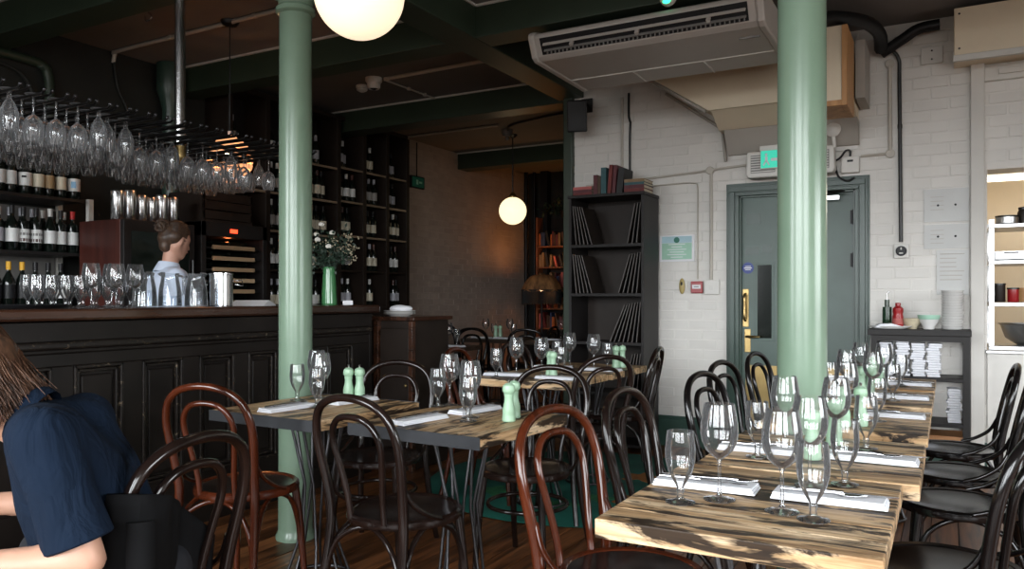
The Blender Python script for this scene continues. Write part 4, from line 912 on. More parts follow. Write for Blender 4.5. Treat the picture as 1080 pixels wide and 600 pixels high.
MB().tube([(0, 0, .03), (0, 0, 1.30)], .016, 10).build('pole', 'black_plastic', t); MB().lathe([(0, 0), (.15, 0), (.15, .015), (.06, .03), (.02, .05), (0, .05)], 24).build('base', 'mahogany', t)
MB().ball((0, 0, 1.36), (.03, .03, .045), 12, 8).build('bulb', 'bulb_warm', t)
l = bpy.data.lights.new('fringed_bulb', 'POINT'); l.energy = 11; l.color = (1, .38, .08); l.shadow_soft_size = .05; lo = bpy.data.objects.new('fringed_bulb', l); lo.location = (-5.18, 10.22, 1.515); C.objects.link(lo)
# green running-man sign on the dark wall
t = thing('exit_sign', 'dim green exit sign on the dark brick wall beside the wine shelving', 'exit sign', (XL + .02, 8.02, 2.665)); MB().bb(0, .03, -.14, .14, -.075, .075).build('housing', 'black_plastic', t, bevel=.004); p_ = MB().bb(.03, .033, -.12, .12, -.06, .06).build('panel', 'exit_green_dim', t); MB().bb(.033, .035, -.04, .0, -.03, .03).bb(.033, .035, .02, .08, -.012, .012).build('arrow', 'cert_green', p_)
MB().tube([(.01, 0, .075), (.01, .0, .5)], .008, 6).build('cable', 'dark_wall', t)

# ---------------------------------------------------------------- books and the dark bookcase by the white wall
BOOKC = [('book_red', (.13, .018, .016), 'dark red'), ('book_teal', (.03, .09, .10), 'teal'), ('book_maroon', (.09, .02, .025), 'maroon'), ('book_brown', (.07, .038, .022), 'brown'), ('book_black', (.015, .015, .016), 'black'), ('book_tan', (.22, .14, .07), 'tan'), ('book_blue', (.03, .05, .12), 'blue'), ('book_orange', (.35, .10, .02), 'orange'), ('book_pink', (.40, .10, .09), 'rose')]
for n_, c_, _ in BOOKC: paint(n_, c_, .6, .2, 20)
paint('pages', (.55, .48, .36), .8, .08, 60)
BN = {n_: d_ for n_, c_, d_ in BOOKC}
def book(mat, label, loc, tk, h, dp, rot=(0, 0, 0), group=None):
    """spine towards -Y, standing on its bottom edge, thickness along X"""
    t = thing('book', label, 'book', loc, 0, group); t.rotation_euler = rot
    c_ = MB().bb(0, .003, 0, dp, 0, h).bb(tk - .003, tk, 0, dp, 0, h).bb(0, tk, -.002, .003, 0, h).build('cover', mat, t)
    MB().bb(.0032, tk - .0032, .0035, dp - .006, .004, h - .004).build('pages', 'pages', t)
    return t
t = thing('bookcase', 'tall narrow black bookcase of leaning menu boards by the white wall', 'bookcase', (0, 0, 0))
KX, KW, KY, KD, KH = -2.70, .60, 5.86, .36, 2.03
for xx in (KX - .022, KX + KW): MB().bb(xx, xx + .022, KY, KY + KD, 0, KH).build('side_panel', 'shelf_black', t, bevel=.002)
MB().bb(KX - .03, KX + KW + .03, KY - .01, KY + KD, KH, KH + .025).build('top_board', 'shelf_black', t, bevel=.003)
MB().bb(KX, KX + KW, KY + KD - .012, KY + KD, .05, KH).build('back_board', 'shelf_brown', t)
klev = [1.65, 1.255, .865, .46, .06]
for zz in klev: MB().bb(KX, KX + KW, KY + .004, KY + KD - .012, zz - .022, zz).build('shelf', 'shelf_black', t)
paint('board_rim', (.09, .08, .075), .6); random.seed(5)
for li, zz in enumerate(klev[:4]):
    nm = ('top', 'second', 'third', 'fourth')[li]; hh = min(.33, (2.03 if li == 0 else klev[li - 1]) - zz - .035)
    for side, cnt in (('left', 5 if li < 2 else 0), ('right', (3, 5, 7, 4)[li])):
        for k in range(cnt):
            lean = (.10 + .045 * k) if side == 'left' else (.10 + .05 * k)
            xx = (KX + .006 + .020 * k) if side == 'left' else (KX + KW - .012 - .022 * k)
            hb = hh * .97
            o = MB().bb(-.003, .003, 0, .26, 0, hb).build('menu_board', 'black_plastic' if k % 2 else 'shelf_brown', None, (xx + (.0 if side == 'right' else math.sin(lean) * hb * .0) , KY + .02, zz + .002))
            if side == 'left': o.location.x = xx + math.sin(lean) * hb; o.rotation_euler = (0, -lean, 0)
            else: o.location.x = xx - math.sin(lean) * hb; o.rotation_euler = (0, lean, 0)
            MB().bb(-.0034, .0034, -.003, .003, 0, hb).build('board_edge', 'board_rim', o)
            tag(o, 'thin dark menu board, %s leaning against the %s side of the %s bookcase shelf' % (ORD[k], side, nm), 'menu board', 'menu boards leaning in the bookcase')
zt = KH + .026
xx = -2.70
for i in range(3): book(('book_pink', 'book_maroon', 'book_red')[2 - i], ('rose', 'maroon', 'dark red')[2 - i] + ' book lying flat in the pile at the left of the bookcase top', (-2.70, 5.90, zt + .024 * (i + 1)), .0235, .165, .22, (0, PI / 2, 0), 'books on the bookcase')
x_ = -2.52
for i, (mt, tk, h) in enumerate((('book_maroon', .035, .16), ('book_brown', .025, .15), ('book_teal', .045, .215), ('book_red', .030, .235), ('book_maroon', .028, .23), ('book_black', .05, .205))):
    book(mt, '%s book standing upright, %s of the row on top of the bookcase' % (BN[mt], ORD[i]), (x_, 5.90, zt), tk, h, .19, (0, 0, 0) if i < 3 else (0, .08 if i < 5 else .12, 0), 'books on the bookcase'); x_ += tk + .003 + (.006 if i >= 2 else 0)
z_ = zt
for i, (mt, tk) in enumerate((('book_red', .03), ('book_maroon', .028), ('book_teal', .02), ('book_tan', .025))): book(mt, BN[mt] + ' book in the flat pile at the right of the bookcase top', (-2.255, 5.90, z_ + tk), tk, .165, .22, (0, PI / 2, 0), 'books on the bookcase'); z_ += tk + .0008
# bookshelf in the far corner behind the lamp
t = thing('corner_bookshelf', 'wooden bookshelf glowing orange behind the fringed lamp', 'bookshelf', (0, 0, 0))
wood('warm_shelf', (.10, .035, .015), (.24, .09, .035), .5, 2)
QX0, QX1, QY = -5.52, -4.75, 10.72
for xx in (QX0, QX1): MB().bb(xx - .015, xx + .015, QY, YFAR - .005, 0, 2.45).build('side_panel', 'warm_shelf', t)
qlev = [.12, .42, .76, 1.06, 1.38, 1.69, 2.01]
for zz in qlev: MB().bb(QX0, QX1, QY, YFAR - .005, zz - .02, zz).build('shelf', 'warm_shelf', t)
MB().bb(QX0, QX1, YFAR - .02, YFAR - .005, 0, 2.45).build('back_board', 'shelf_brown', t)
n = 0
for li, zz in enumerate(qlev[2:]):
    x_ = QX0 + .03; k = 0
    while x_ < QX1 - .08:
        tk = random.uniform(.022, .045); h = random.uniform(.16, .24); mt = random.choice([b_[0] for b_ in BOOKC])
        lean = 0 if random.random() < .7 else -.22
        book(mt, '%s book, %s on the %s shelf of the far corner bookshelf' % (BN[mt], ORD[min(k, 23)], ORD[li]), (x_ + (.05 if lean else 0), QY + .02, zz + .001 + (.001 if lean else 0)), tk, h, .17, (0, lean, 0), 'books in the far corner'); x_ += tk + .004 + (.055 if lean else 0); k += 1
m = MB(); random.seed(3)
for k in range(160):
    c_ = Vector((random.gauss(0, .22), random.gauss(0, .08), abs(random.gauss(0, .08)))); d = Vector((random.gauss(0, 1), random.gauss(0, 1), random.gauss(0, .7))).normalized(); e = d.orthogonal().normalized() * .02
    m.add([c_, c_ + d * .05 + e, c_ + d * .10, c_ + d * .05 - e], [(0, 1, 2, 3)])
fo = thing('trailing_plant', 'dark leafy plant on top of the far corner bookshelf', 'plant', (-5.12, 10.9, 2.452)); m.build('foliage', 'leaf', fo, (0, 0, .08))['kind'] = 'stuff'; MB().lathe([(0, 0), (.06, 0), (.08, .10), (.075, .10), (0, .08)], 18).build('pot', 'shelf_brown', fo)

# ---------------------------------------------------------------- service shelf by the white wall
t = thing('service_shelf', 'dark wooden service shelf of napkins against the white wall', 'shelf unit', (0, 0, 0))
VX0, VX1, VY0, VY1 = -.465, .125, 5.94, 6.27
MB().bb(VX0 - .02, VX1 + .01, VY0 - .02, VY1, .965, 1.005).build('top_board', 'shelf_black', t, bevel=.003)
MB().bb(VX0, VX1, VY0, VY0 + .015, .925, .965).build('apron', 'shelf_black', t)
for zz in (.66, .36): MB().bb(VX0, VX1, VY0, VY1, zz, zz + .025).build('shelf', 'shelf_black', t, bevel=.002)
for xx in (VX0, VX1 - .035):
    for yy in (VY0, VY1 - .035): MB().bb(xx - .002, xx + .037, yy - .002 if yy < 6.1 else yy, yy + .036, 0, .964).build('leg', 'shelf_black', t)
wood('low_board', (.25, .11, .04), (.42, .20, .08), .5, 0)
MB().bb(VX0 + .04, VX1 - .04, VY0 + .02, VY1 - .02, .22, .30).build('bottom_board', 'low_board', t)
nap_me = MB().bb(-.04, .04, -.07, .07, 0, .0155).mesh('folded_napkin', 'linen')
random.seed(21)
for si, (xx, z0, cnt, lb) in enumerate(((-.375, .686, 14, 'first'), (-.275, .686, 16, 'second'), (-.178, .686, 14, 'third'), (-.085, .686, 14, 'fourth'), (-.36, .386, 14, 'first lower'), (-.26, .386, 14, 'second lower'), (-.14, .386, 13, 'third lower'), (.035, .386, 14, 'fourth lower'))):
    for k in range(cnt):
        o = inst('folded_napkin', nap_me, None, (xx + random.gauss(0, .004), 6.07 + random.gauss(0, .005), z0 + k * .0162), random.gauss(0, .05), .005)
        tag(o, 'folded white napkin in the %s pile on the service shelf' % lb, 'napkin', 'napkins on the service shelf')
for i in range(15):
    o = MB().lathe([(0, 0), (.055, 0), (.06, .003), (.068, .015), (.0695, .0175), (.06, .008), (0, .006)], 28).build('side_plate', 'ceramic', None, (.025, 6.09, 1.006 + .0176 * i)) if i == 0 else inst('side_plate', plate_me, None, (.025, 6.09, 1.006 + .0176 * i))
    if i == 0: plate_me = o.data
    tag(o, 'white plate in the tall stack on the service shelf', 'plate', 'plates on the service shelf')
t = bottle('oil_bottle', 'dark green oil bottle with pourer on the service shelf', 'bottle', .20, .03, 0, 'bottle_green', 'bottle_green', 'bottle_green'); t.location = (-.375, 6.10, 1.006); MB().tube([(0, 0, .20), (0, 0, .235), (.012, 0, .26)], .005, 8).build('pourer', 'chrome', t)
t = thing('sauce_bottle', 'red squeezy sauce bottle on the service shelf', 'bottle', (-.305, 6.08, 1.006)); MB().lathe([(0, 0), (.032, 0), (.036, .006), (.036, .08), (.030, .10), (.034, .115), (.034, .14), (.018, .155), (0, .155)], 20).build('body', 'red_plastic', t); MB().lathe([(.0365, .03), (.037, .031), (.037, .07), (.0365, .071)], 20).build('label', 'book_pink', t); MB().cyl((0, 0, .155), .018, .025, 14).build('cap', 'red_plastic', t)
t = thing('serving_platter', 'white oval platter holding a folded cloth on the service shelf', 'platter', (-.36, 6.02, 1.006)); MB().lathe([(0, 0), (.09, 0), (.10, .004), (.135, .018), (.137, .021), (.10, .009), (0, .007)], 36, M=Matrix.Diagonal((1.0, .6, 1))).build('dish', 'ceramic', t)
t.location = (-.35, 6.01, 1.006)
o = MB().prism([(-.09, 0), (.08, 0), (.085, .01), (.02, .03), (-.06, .026)], 1, -.05, .05).build('folded_cloth', 'linen', None, (-.36, 6.0, 1.0145), .15, .004); tag(o, 'folded white cloth lying on the platter', 'cloth')
bowlp = [(0, 0), (.03, 0), (.033, .012), (.05, .035), (.062, .07), (.0635, .072), (.060, .072), (.046, .036), (.0, .018)]
t = thing('bowl', 'tan bowl on the service shelf beside the red bottle', 'bowl', (-.218, 6.09, 1.006)); MB().lathe(bowlp, 26).build('body', 'petal_cream', t); MB().lathe([(0, .05), (.05, .05), (.045, .06), (0, .068)], 20).build('contents', 'book_tan', t)
t = thing('bowl', 'pale green bowl on the service shelf beside the plate stack', 'bowl', (-.115, 6.07, 1.006)); MB().lathe([(r_ * 1.1, z_ * 1.35) for r_, z_ in bowlp], 26).build('body', 'ceramic', t); MB().lathe([(.0615, .067), (.066, .072), (.0705, .097), (.068, .097)], 26).build('glaze_band', 'cert_green', t)

# ---------------------------------------------------------------- rug
m = MB().lathe([(0, .0), (1.02, 0), (1.03, .004), (1.02, .009), (0, .010)], 72)
rg = thing('round_rug', 'round teal green rug under the middle tables', 'rug', (-2.10, 4.75, .002)); m.build('pile', 'rug_teal', rg)
for (a, b_, s_, mt) in ((.46, -.28, .12, 'rug_orange'), (.62, -.1, .10, 'rug_orange'), (.25, -.35, .09, 'rug_green'), (.1, -.6, .1, 'rug_green'), (-.4, -.5, .1, 'rug_green'), (.7, -.45, .09, 'rug_green'), (.3, .3, .12, 'rug_orange')):
    p = [(s_ * (1 + .35 * math.sin(5 * k * 2 * PI / 30)) * math.cos(k * 2 * PI / 30), s_ * (1 + .35 * math.sin(5 * k * 2 * PI / 30)) * math.sin(k * 2 * PI / 30)) for k in range(30)]
    MB().prism(p, 2, .009, .0115).build('motif', mt, rg, (a, b_, 0))

# ---------------------------------------------------------------- tables
def table(name, label, size, boards, wood_m, edge=None, th=.042, nb=6):
    t = thing(name, label, 'table')
    sx, sy = size; H_ = .75
    for k in range(nb):
        if boards == 'x':
            wv = sy / nb; me = MB().bb(-sx / 2, sx / 2, -wv / 2 + .0006, wv / 2 - .0006, -th, 0).mesh('board', wood_m); o = inst('board', me, t, (0, -sy / 2 + (k + .5) * wv, H_ - random.uniform(0, .0012)), 0, .003)
        else:
            wv = sx / nb; me = MB().bb(-wv / 2 + .0006, wv / 2 - .0006, -sy / 2, sy / 2, -th, 0).mesh('board', wood_m); o = inst('board', me, t, (-sx / 2 + (k + .5) * wv, 0, H_ - random.uniform(0, .0012)), 0, .003)
    if edge:
        for s_ in (-1, 1): MB().box((0, s_ * (sy / 2 + .002), H_ - th / 2), (sx, .004, th + .002)).build('edge_strip', edge, t)
    MB().bb(-.16, .16, -.16, .16, H_ - th - .008, H_ - th - .001).build('top_plate', 'rod_steel', t)
    for k in range(8):
        an = 2 * PI * k / 8 + .2; a2 = an + .5
        MB().tube([(.12 * math.cos(an), .12 * math.sin(an), H_ - th - .004), (.060 * math.cos((an + a2) / 2), .060 * math.sin((an + a2) / 2), .42), (.085 * math.cos(a2), .085 * math.sin(a2), .16), (.135 * math.cos(a2), .135 * math.sin(a2), .015)], .0065, 6).build('rod', 'rod_steel', t)
    MB().tube([(.14 * math.cos(2 * PI * k / 32), .14 * math.sin(2 * PI * k / 32), .010) for k in range(32)], .0085, 8, True).build('base_ring', 'rod_steel', t)
    return t
ROW = 'tables in the right-hand row'
RT = [(-.38, 1.875, .56, .65), (-.347, 2.53, .57, .62), (-.345, 3.345, .57, .62), (-.345, 4.10, .57, .62), (-.345, 4.81, .57, .62)]
RN = ['nearest table of the right-hand row', 'second table of the right-hand row', 'third table of the right-hand row', 'fourth table of the right-hand row', 'farthest table of the right-hand row']
random.seed(9)
for (x_, y_, sx, sy), nm in zip(RT, RN):
    t = table('dining_table', 'scorched reclaimed wood table, ' + nm, (sx, sy), 'x', 'table_wood_x'); t.location = (x_, y_, 0); t['group'] = ROW
t = table('dining_table', 'reclaimed wood table with steel edge, nearest the bar', (.61, .64), 'y', 'table_wood_y', 'steel_edge'); t.location = (-2.395, 2.575, 0); t.rotation_euler.z = R(-2); t['group'] = 'steel-edged tables'
t = table('dining_table', 'reclaimed wood table with steel edge in the middle of the room', (.60, .62), 'y', 'table_wood_y', 'steel_edge'); t.location = (-1.655, 2.575, 0); t.rotation_euler.z = R(-3); t['group'] = 'steel-edged tables'
t = table('dining_table', 'wooden table on the teal rug, nearer of the pair', (.60, .62), 'x', 'table_wood_x'); t.location = (-2.10, 4.13, .012); t['group'] = 'tables on the rug'
t = table('dining_table', 'wooden table on the teal rug, farther of the pair', (.60, .62), 'x', 'table_wood_x'); t.location = (-2.08, 4.77, .012); t['group'] = 'tables on the rug'
wood('table_dark', (.03, .02, .013), (.07, .045, .03), .4, 0)
for (x_, y_, lb) in ((-4.35, 6.35, 'dark table just past the end of the bar'), (-4.62, 7.95, 'dark table under the far globe lamp'), (-3.75, 7.9, 'dark table by the far side of the bookcase')):
    t = table('dining_table', lb, (.62, .62), 'x', 'table_dark'); t.location = (x_, y_, 0); t['group'] = 'back room tables'

# ---------------------------------------------------------------- bentwood chairs
def chair(mat, variant, seat_m=None):
    t = thing('bentwood_chair', 'x', 'chair')
    MB().lathe([(0, .452), (.10, .453), (.16, .459), (.183, .463), (.183, .450), (0, .446)], 32, M=Matrix.Diagonal((1, 1.0, 1))).build('seat', seat_m or mat, t)
    MB().lathe([(.178, .435), (.204, .437), (.208, .447), (.206, .462), (.197, .469), (.183, .466), (.178, .46), (.178, .435)], 36).build('seat_ring', mat, t)
    half = [(.205, -.275, .0), (.192, -.235, .15), (.178, -.205, .33), (.172, -.192, .46), (.178, -.203, .56), (.190, -.225, .67), (.190, -.243, .75), (.168, -.259, .82), (.122, -.270, .862), (.062, -.276, .882)]
    pts = [(-x, y, z) for x, y, z in half] + [(0, -.278, .888)] + [(x, y, z) for x, y, z in reversed(half)]
    sp = smooth_path(pts, 5); N = len(sp)
    rad = [.0135 + .0045 * max(0, 1 - abs(p.z - .50) / .45) for p in sp]
    MB().tube(sp, rad, 10).build('back_frame', mat, t)
    half = [(.080, -.186, .455), (.083, -.196, .53), (.098, -.215, .63), (.112, -.236, .72), (.100, -.250, .775), (.062, -.260, .812)]
    pts = [(-x, y, z) for x, y, z in half] + [(0, -.262, .822)] + [(x, y, z) for x, y, z in reversed(half)]
    MB().tube(smooth_path(pts, 5), .0115, 10).build('inner_hoop', mat, t)
    for s_ in (-1, 1):
        MB().tube(smooth_path([(s_ * .140, .128, .45), (s_ * .152, .143, .30), (s_ * .163, .155, .14), (s_ * .170, .163, 0)], 4), [.0165, .0165, .0165, .0165, .016, .0155, .015, .0145, .014, .0135, .013, .012, .012], 10).build('leg', mat, t)
        MB().tube(smooth_path([(s_ * .176, -.20, .60), (s_ * .190, -.165, .535), (s_ * .203, -.10, .488), (s_ * .205, -.04, .466)], 4), .0085, 8).build('hip_bracket', mat, t)
    F = [(-.157, .149), (.157, .149), (.186, -.215), (-.186, -.215)]
    if variant == 'arch':
        for i in range(4):
            a, b_ = F[i], F[(i + 1) % 4]; c_ = [(a[0] + b_[0]) / 2 * .82, (a[1] + b_[1]) / 2 * .82]
            mid = lambda u: (a[0] + (c_[0] - a[0]) * u, a[1] + (c_[1] - a[1]) * u); mi2 = lambda u: (b_[0] + (c_[0] - b_[0]) * u, b_[1] + (c_[1] - b_[1]) * u)
            MB().tube(smooth_path([(*mid(.03), .20), (*mid(.10), .29), (*mid(.30), .375), (*mid(.65), .42), (c_[0], c_[1], .432), (*mi2(.65), .42), (*mi2(.30), .375), (*mi2(.10), .29), (*mi2(.03), .20)], 3), .0095, 8).build('leg_arch', mat, t)
    else:
        MB().tube([(.178 * math.cos(2 * PI * k / 36), -.012 + .178 * math.sin(2 * PI * k / 36), .30) for k in range(36)], .0095, 8, True).build('ring_stretcher', mat, t)
    return t
wood('chair_seat', (.008, .006, .006), (.022, .015, .013), .24, 0, 10, .4, .2, .03)
CD, CR, CB, CG = Proto(chair('chair_dark', 'arch', 'chair_seat')), Proto(chair('chair_red', 'arch', 'chair_seat')), Proto(chair('chair_black', 'arch')), Proto(chair('chair_dark', 'ring', 'chair_seat'))
RUGZ = .012
for pr, x_, y_, rz, lb in (
 (CR, -2.505, 2.28, 12, 'red-brown bentwood chair tucked under the table nearest the bar'),
 (CD, -1.715, 2.29, -6, 'dark bentwood chair with worn hoop at the front of the middle steel-edged table'),
 (CG, -1.65, 3.10, 180, 'dark bentwood chair facing the camera behind the middle steel-edged table'),
 (CG, -2.40, 2.99, 196, 'dark bentwood chair facing the camera behind the table nearest the bar'),
 (CR, -.765, 2.06, -100, 'red-brown bentwood chair in the foreground left of the nearest table'),
 (CD, -.745, 2.63, -94, 'dark bentwood chair left of the second table in the right-hand row'),
 (CB, -.67, 3.35, -100, 'black bentwood chair left of the third table, near the green column'),
 (CB, -.75, 4.00, -100, 'black bentwood chair left of the fourth table, second in front of the door'),
 (CB, -.735, 4.76, -98, 'black bentwood chair left of the farthest table, closest to the door'),
 (CD, -1.85, 4.10, 60, 'dark bentwood chair right of the nearer rug table'),
 (CD, -1.87, 4.76, 98, 'dark bentwood chair right of the farther rug table, by the white wall'),
 (CR, -2.41, 4.13, -84, 'reddish bentwood chair left of the nearer rug table'),
 (CD, -2.40, 4.80, -95, 'dark bentwood chair left of the farther rug table'),
 (CB, -.01, 2.54, 62, 'black bentwood chair right of the second table, cut by the picture edge'),
 (CB, .03, 3.36, 92, 'black bentwood chair right of the third table in the right-hand row'),
 (CB, .03, 3.93, 86, 'black bentwood chair right of the fourth table in the right-hand row'),
 (CB, .02, 4.55, 90, 'black bentwood chair right of the farthest table, nearest the service shelf'),
 (CD, -1.83, 1.24, 97, 'dark brown bentwood chair that the person in navy sits on'),
 (CB, -4.80, 6.45, -80, 'black bentwood chair left of the table past the end of the bar'),
 (CB, -4.45, 6.88, 180, 'black bentwood chair behind the table past the end of the bar'),
 (CB, -4.50, 7.42, 5, 'black bentwood chair in front of the table under the globe lamp'),
 (CB, -5.05, 7.95, -90, 'black bentwood chair between the globe lamp table and brick wall'),
 (CB, -4.18, 8.0, 95, 'black bentwood chair right of the table under the globe lamp'),
 (CB, -3.95, 7.5, 20, 'black bentwood chair in front of the table by the bookcase'),
):
    onrug = math.hypot(x_ + 2.10, y_ - 4.75) < .98
    pr.put((x_, y_, RUGZ + .001 if onrug else 0.0), R(rz), lb, 'bentwood chairs')

# ---------------------------------------------------------------- place settings
def napkin(x_, y_, z_, rz, lb, L_=.25, W_=.085):
    t = thing('table_napkin', lb, 'napkin', (x_, y_, z_), R(rz), 'napkins laid on the tables')
    for k in range(3):
        MB().prism([(-L_ / 2 + .002 * k, -W_ / 2 + .003 * k), (L_ / 2 - .004 * k, -W_ / 2 + .001 * k), (L_ / 2 - .002 * k, W_ / 2 - .003 * k), (-L_ / 2 + .003 * k, W_ / 2 - .001 * k)], 2, .0055 * k, .0055 * k + .0052).build('fold', 'linen', t, bevel=.0024)
    return t
def cut_bm(kind):
    m = MB()
    if kind == 'fork':
        m.tube([(-.095, 0, .0), (-.03, 0, .002), (.02, 0, .004), (.045, 0, .002)], [.0055, .0035, .003, .006], 8, flat=.35)
        for s_ in (-.0075, -.0025, .0025, .0075): m.tube([(.042, s_, .002), (.07, s_, .003), (.092, s_, .006)], [.0017, .0015, .0008], 5)
    else:
        m.tube([(-.105, 0, 0), (-.05, 0, .001), (.0, 0, .001)], [.006, .0065, .005], 8, flat=.55)
        m.prism([(.0, -.004), (.10, -.008), (.115, -.003), (.112, .003), (.0, .004)], 2, .0, .002)
    return m
fork_me, knife_me = cut_bm('fork').mesh('fork', 'cutlery'), cut_bm('knife').mesh('knife', 'cutlery')
def cut(kind, x_, y_, z_, rz, lb): return tag(inst(kind, fork_me if kind == 'fork' else knife_me, None, (x_, y_, z_ + .002), R(rz)), lb, kind, 'cutlery on the tables')
mill_pr = [(0, 0), (.023, 0), (.0255, .003), (.0255, .018), (.0235, .024), (.0245, .034), (.0245, .045), (.018, .072), (.0165, .088), (.0185, .101), (.0185, .105), (.0235, .113), (.0245, .124), (.0215, .137), (.012, .144), (0, .146)]
mt_ = thing('pepper_mill', 'x', 'pepper mill'); MB().lathe(mill_pr[:11] + [(0, .105)], 24).build('body', 'mill_green', mt_); MB().lathe([(0, .106)] + [(.0185, .106)] + mill_pr[11:], 24).build('head', 'mill_green', mt_); MB().lathe([(0, .145), (.004, .145), (.0045, .150), (.006, .154), (.004, .159), (0, .160)], 12).build('knob', 'chrome', mt_)
MP = Proto(mt_)
ZT = .751
def setting(tn, nap, glasses, z=ZT, cutl=True, side=''):
    for i, (x_, y_, rz, sd) in enumerate(nap):
        napkin(x_, y_, z, rz, 'folded white napkin at the %s place of the %s' % (sd, tn))
        if cutl:
            kind = 'fork' if sd in ('left', 'front') else 'knife'
            a = R(rz); dx = .03 * math.cos(a) - .012 * math.sin(a); dy = .03 * math.sin(a) + .012 * math.cos(a)
            cut(kind, x_ + dx, y_ + dy, z + .0165, rz + 4, '%s on the %s napkin of the %s' % (kind, sd, tn))
            other = 'knife' if kind == 'fork' else 'fork'
            cut(other, x_ - .01, y_ - .012 * math.cos(a), z + .0165, rz - 2, '%s on the %s napkin of the %s' % (other, sd, tn))
    for (k, x_, y_, sd) in glasses:
        glass(k, (x_, y_, z), '%s at the %s place of the %s' % ('tall wine glass' if k == 't' else 'short-stemmed water goblet', sd, tn), 'glasses on the tables')
def mills(tn, a, b_, z=ZT):
    MP.put((a[0], a[1], z), 0, 'pale green pepper mill, nearer of the pair on the %s' % tn, 'pale green mills'); MP.put((b_[0], b_[1], z), 0, 'pale green mill, farther of the pair on the %s' % tn, 'pale green mills')
setting(RN[0], [(-.525, 1.935, 2, 'left'), (-.24, 1.94, 1, 'right')], [('g', -.535, 1.755, 'left'), ('t', -.463, 1.822, 'left'), ('t', -.317, 1.785, 'right'), ('g', -.248, 1.752, 'right')])
glass('t', (-.30, 2.06, ZT), 'tall wine glass at the far edge of the nearest right-hand table', 'glasses on the tables'); glass('g', (-.226, 2.122, ZT), 'water goblet at the far edge of the nearest right-hand table', 'glasses on the tables')
setting(RN[1], [(-.50, 2.47, 1, 'left'), (-.195, 2.48, -1, 'right')], [('g', -.489, 2.365, 'left'), ('t', -.445, 2.56, 'left'), ('t', -.30, 2.585, 'right'), ('g', -.222, 2.66, 'right')])
mills(RN[1], (-.345, 2.42), (-.318, 2.69))
setting(RN[2], [(-.49, 3.44, 0, 'left'), (-.20, 3.44, 0, 'right')], [('g', -.52, 3.24, 'left'), ('t', -.44, 3.20, 'left'), ('t', -.335, 3.20, 'right'), ('g', -.235, 3.27, 'right'), ])
mills(RN[2], (-.335, 3.10), (-.28, 3.13))
setting(RN[3], [(-.49, 4.12, 0, 'left'), (-.20, 4.08, 0, 'right')], [('g', -.49, 3.98, 'left'), ('t', -.42, 4.0, 'left'), ('t', -.30, 3.93, 'right'), ('g', -.22, 3.97, 'right')])
mills(RN[3], (-.36, 4.05), (-.33, 4.12))
setting(RN[4], [(-.49, 4.85, 0, 'left'), (-.20, 4.72, 0, 'right')], [('g', -.49, 4.68, 'left'), ('t', -.42, 4.70, 'left'), ('t', -.30, 4.63, 'right'), ('g', -.22, 4.66, 'right')])
mills(RN[4], (-.36, 4.75), (-.33, 4.83))
tn = 'steel-edged table nearest the bar'
setting(tn, [(-2.43, 2.43, 86, 'front'), (-2.34, 2.74, 84, 'far')], [('g', -2.60, 2.66, 'far'), ('t', -2.575, 2.76, 'far'), ('g', -2.365, 2.535, 'front'), ('t', -2.42, 2.62, 'front')]); mills(tn, (-2.435, 2.82), (-2.39, 2.845))
tn = 'middle steel-edged table'
setting(tn, [(-1.76, 2.44, 82, 'front'), (-1.705, 2.76, 80, 'far')], [('g', -1.92, 2.80, 'far'), ('t', -1.90, 2.86, 'far'), ('g', -1.59, 2.52, 'front'), ('t', -1.63, 2.60, 'front')]); mills(tn, (-1.458, 2.60), (-1.485, 2.69))
zr = ZT + RUGZ
tn = 'nearer rug table'
setting(tn, [(-2.28, 4.02, 10, 'left'), (-1.92, 3.98, 0, 'right')], [('g', -2.27, 3.90, 'left'), ('t', -2.22, 4.05, 'left'), ('t', -2.09, 4.12, 'right'), ('g', -2.0, 4.20, 'right')], zr, False); mills(tn, (-2.045, 4.14), (-2.01, 4.11), zr)
tn = 'farther rug table'
setting(tn, [(-2.25, 4.6, 5, 'left'), (-1.90, 4.58, 0, 'right')], [('g', -1.92, 4.72, 'right'), ('t', -1.98, 4.64, 'right'), ('t', -2.2, 4.75, 'left'), ('g', -2.27, 4.7, 'left')], zr, False); mills(tn, (-1.90, 4.82), (-1.87, 4.86), zr)
tn = 'table past the end of the bar'
setting(tn, [(-4.45, 6.25, 0, 'left'), (-4.15, 6.3, 0, 'right')], [('t', -4.42, 6.42, 'left'), ('g', -4.5, 6.38, 'left'), ('t', -4.28, 6.42, 'right'), ('g', -4.2, 6.45, 'right')], ZT, False)
tn = 'table under the globe lamp'
setting(tn, [(-4.75, 7.82, 0, 'left'), (-4.45, 7.82, 0, 'right')], [('t', -4.80, 8.0, 'left'), ('g', -4.72, 8.05, 'left'), ('t', -4.50, 8.05, 'right'), ('g', -4.42, 8.0, 'right')], ZT, False); mills(tn, (-4.64, 7.96), (-4.59, 7.98))
tn = 'table by the bookcase'
setting(tn, [(-3.85, 7.8, 0, 'left')], [('t', -3.8, 7.98, 'left'), ('g', -3.7, 8.0, 'left'), ('t', -3.6, 7.9, 'right')], ZT, False)
MP.done(); CD.done(); CR.done(); CB.done(); CG.done()

